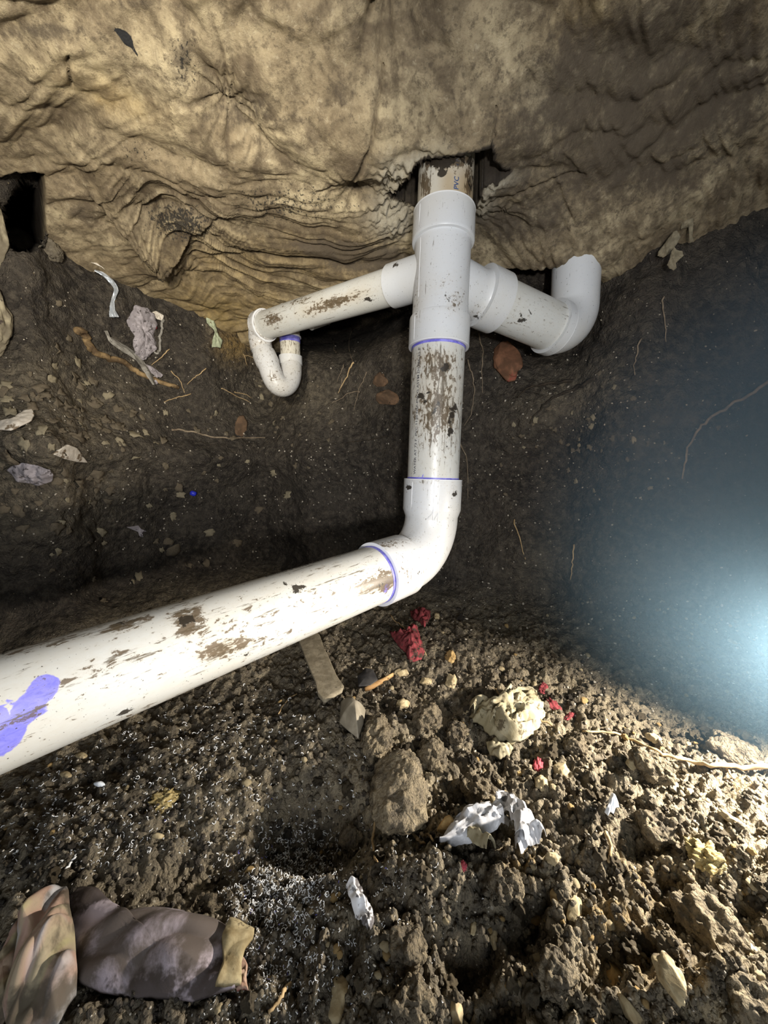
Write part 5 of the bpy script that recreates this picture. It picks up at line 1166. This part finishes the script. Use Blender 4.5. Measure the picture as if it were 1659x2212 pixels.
# masses nobody could count
def mass(name, label, items, base_list, mat, smooth=False, tones=None):
    Vs, Fs, T = [], [], []; off = 0
    for (M, bi, tn) in items:
        V, F = base_list[bi]; M = np.array(M); Vs.append(V @ M[:3, :3].T + M[:3, 3]); Fs.append(F + off); off += len(V); T.append(np.full(len(V), tn))
    V = np.concatenate(Vs); F = np.concatenate(Fs); me = np_mesh(name, V, F, smooth, mat)
    attr(me, 'tone', np.concatenate(T)); o = link(name, me); return tag(o, label, None, None, 'stuff')
CR = [tuple(np.array(a) for a in lump_geo(3 if False else 2, 600 + i, 0.42, 0.1, 1.6)) for i in range(10)]; CR = [(v * 0.5, f) for v, f in CR]
items = []
for _ in range(5200):
    px, py = rnd_floor(1270, 2260, lambda x, y: 0.45 + 0.55 * min(1, max(0, (x - 300) / 700)))
    sz = RNG.choice([5, 6, 7, 8, 9, 10, 12, 14]) * (0.5 + 0.5 * min(1, (py - 1250) / 700))
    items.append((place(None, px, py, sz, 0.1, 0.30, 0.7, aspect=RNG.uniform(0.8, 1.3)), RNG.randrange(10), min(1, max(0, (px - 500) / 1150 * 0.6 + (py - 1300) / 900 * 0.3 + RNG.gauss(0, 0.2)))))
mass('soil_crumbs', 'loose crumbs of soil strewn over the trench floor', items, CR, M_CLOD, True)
GR = []
for i in range(6):
    V, F = lump_geo(1, 650 + i, 0.35, 0.4, 1.5); GR.append((V * 0.5, F))
items = []
for _ in range(3200):
    if RNG.random() < 0.5:
        px, py = rnd_floor(1280, 2240); sz = RNG.choice([3, 3, 4, 4, 5, 6])
    else:
        px, py = RNG.uniform(0, 1650), RNG.uniform(560, 1290); sz = RNG.choice([2.2, 2.6, 3, 3.4, 4.5])
        if (px < 870 and py > 1390 - 0.29 * px): continue
        if not (gauss(px, py, 700, 1050, 420, 190) + gauss(px, py, 1150, 900, 260, 200) + 0.5 * gauss(px, py, 250, 900, 260, 200) + 0.12 > RNG.random()): continue
    items.append((place(None, px, py, sz, 0.3, 0.25, 0.5, aspect=RNG.uniform(0.7, 1.6)), RNG.randrange(6), 0.0))
mass('grit', 'pale grit speckling the soil', items, GR, M_CONE)
# white plastic swarf
SW = []
for i in range(8):
    r = np.random.RandomState(700 + i); t = np.linspace(0, 1, 6); a = r.uniform(1.0, 4.5); pts = np.stack([np.sin(a * t) * 0.5, (1 - np.cos(a * t)) * 0.45, t * r.uniform(-0.3, 0.5)], 1) + r.normal(size=(6, 3)) * 0.05
    V, F = sweep(pts, np.full(6, 0.11), 4); SW.append((V, np.array(F)))
items = []
while len(items) < 3200:
    px, py = rnd_floor(1480, 2240)
    w = 1.5 * gauss(px, py, 645, 1865, 52, 60) + 0.6 * gauss(px, py, 555, 1950, 100, 80) + 0.28 * gauss(px, py, 600, 2080, 120, 100) + 0.10 * gauss(px, py, 450, 1640, 260, 170) + 0.12 * gauss(px, py, 200, 1800, 220, 120) + 0.10 * gauss(px, py, 760, 1960, 160, 180)
    if RNG.random() > w or not free(px, py, -6): continue
    items.append((place(None, px, py, RNG.uniform(4, 9), 0.0, 0.1, 1.2), RNG.randrange(8), 0.0))
mass('plastic_swarf', 'curls of white plastic swarf strewn on the dark soil', items, SW, M_CURL)
items = []
for _ in range(60):
    px, py = (RNG.gauss(600, 120), RNG.gauss(1900, 130))
    if free(px, py, 0) and below_pipe(px, py): items.append((place(None, px, py, RNG.uniform(4, 7), 0.0, 0.1, 1.2), RNG.randrange(8), 0.0))
mass('purple_swarf', 'purple-stained plastic swarf among the white swarf', items, SW, M_PRIMER)

# ------------------------------------------------------------------ haze hanging in front of the work lamp on the right
V, F = ico(4)
hz = link('haze', np_mesh('haze', V, F, True), None, Matrix.Translation((1.02, 0.60, CAMZ - 0.10)) @ Matrix.Diagonal((0.82, 0.58, 0.60, 1)))
hm = bpy.data.materials.new('haze'); hm.use_nodes = True; nt = hm.node_tree; nt.nodes.clear()
om = nt.nodes.new('ShaderNodeOutputMaterial'); vs_ = nt.nodes.new('ShaderNodeVolumeScatter'); vs_.inputs['Color'].default_value = (0.44, 0.74, 1.0, 1); vs_.inputs['Anisotropy'].default_value = 0.0
tcn = nt.nodes.new('ShaderNodeTexCoord'); ln = nt.nodes.new('ShaderNodeVectorMath'); ln.operation = 'LENGTH'; nt.links.new(tcn.outputs['Object'], ln.inputs[0])
mr_ = nt.nodes.new('ShaderNodeMapRange'); mr_.interpolation_type = 'SMOOTHSTEP'; mr_.inputs[1].default_value = 1.0; mr_.inputs[2].default_value = 0.2; mr_.inputs[3].default_value = 0.0; mr_.inputs[4].default_value = HAZE
nt.links.new(ln.outputs['Value'], mr_.inputs[0]); nt.links.new(mr_.outputs[0], vs_.inputs['Density'])
nt.links.new(vs_.outputs[0], om.inputs['Volume']); hz.data.materials.append(hm)
tag(hz, 'bluish mist drifting in front of the right bank', None, None, 'stuff')
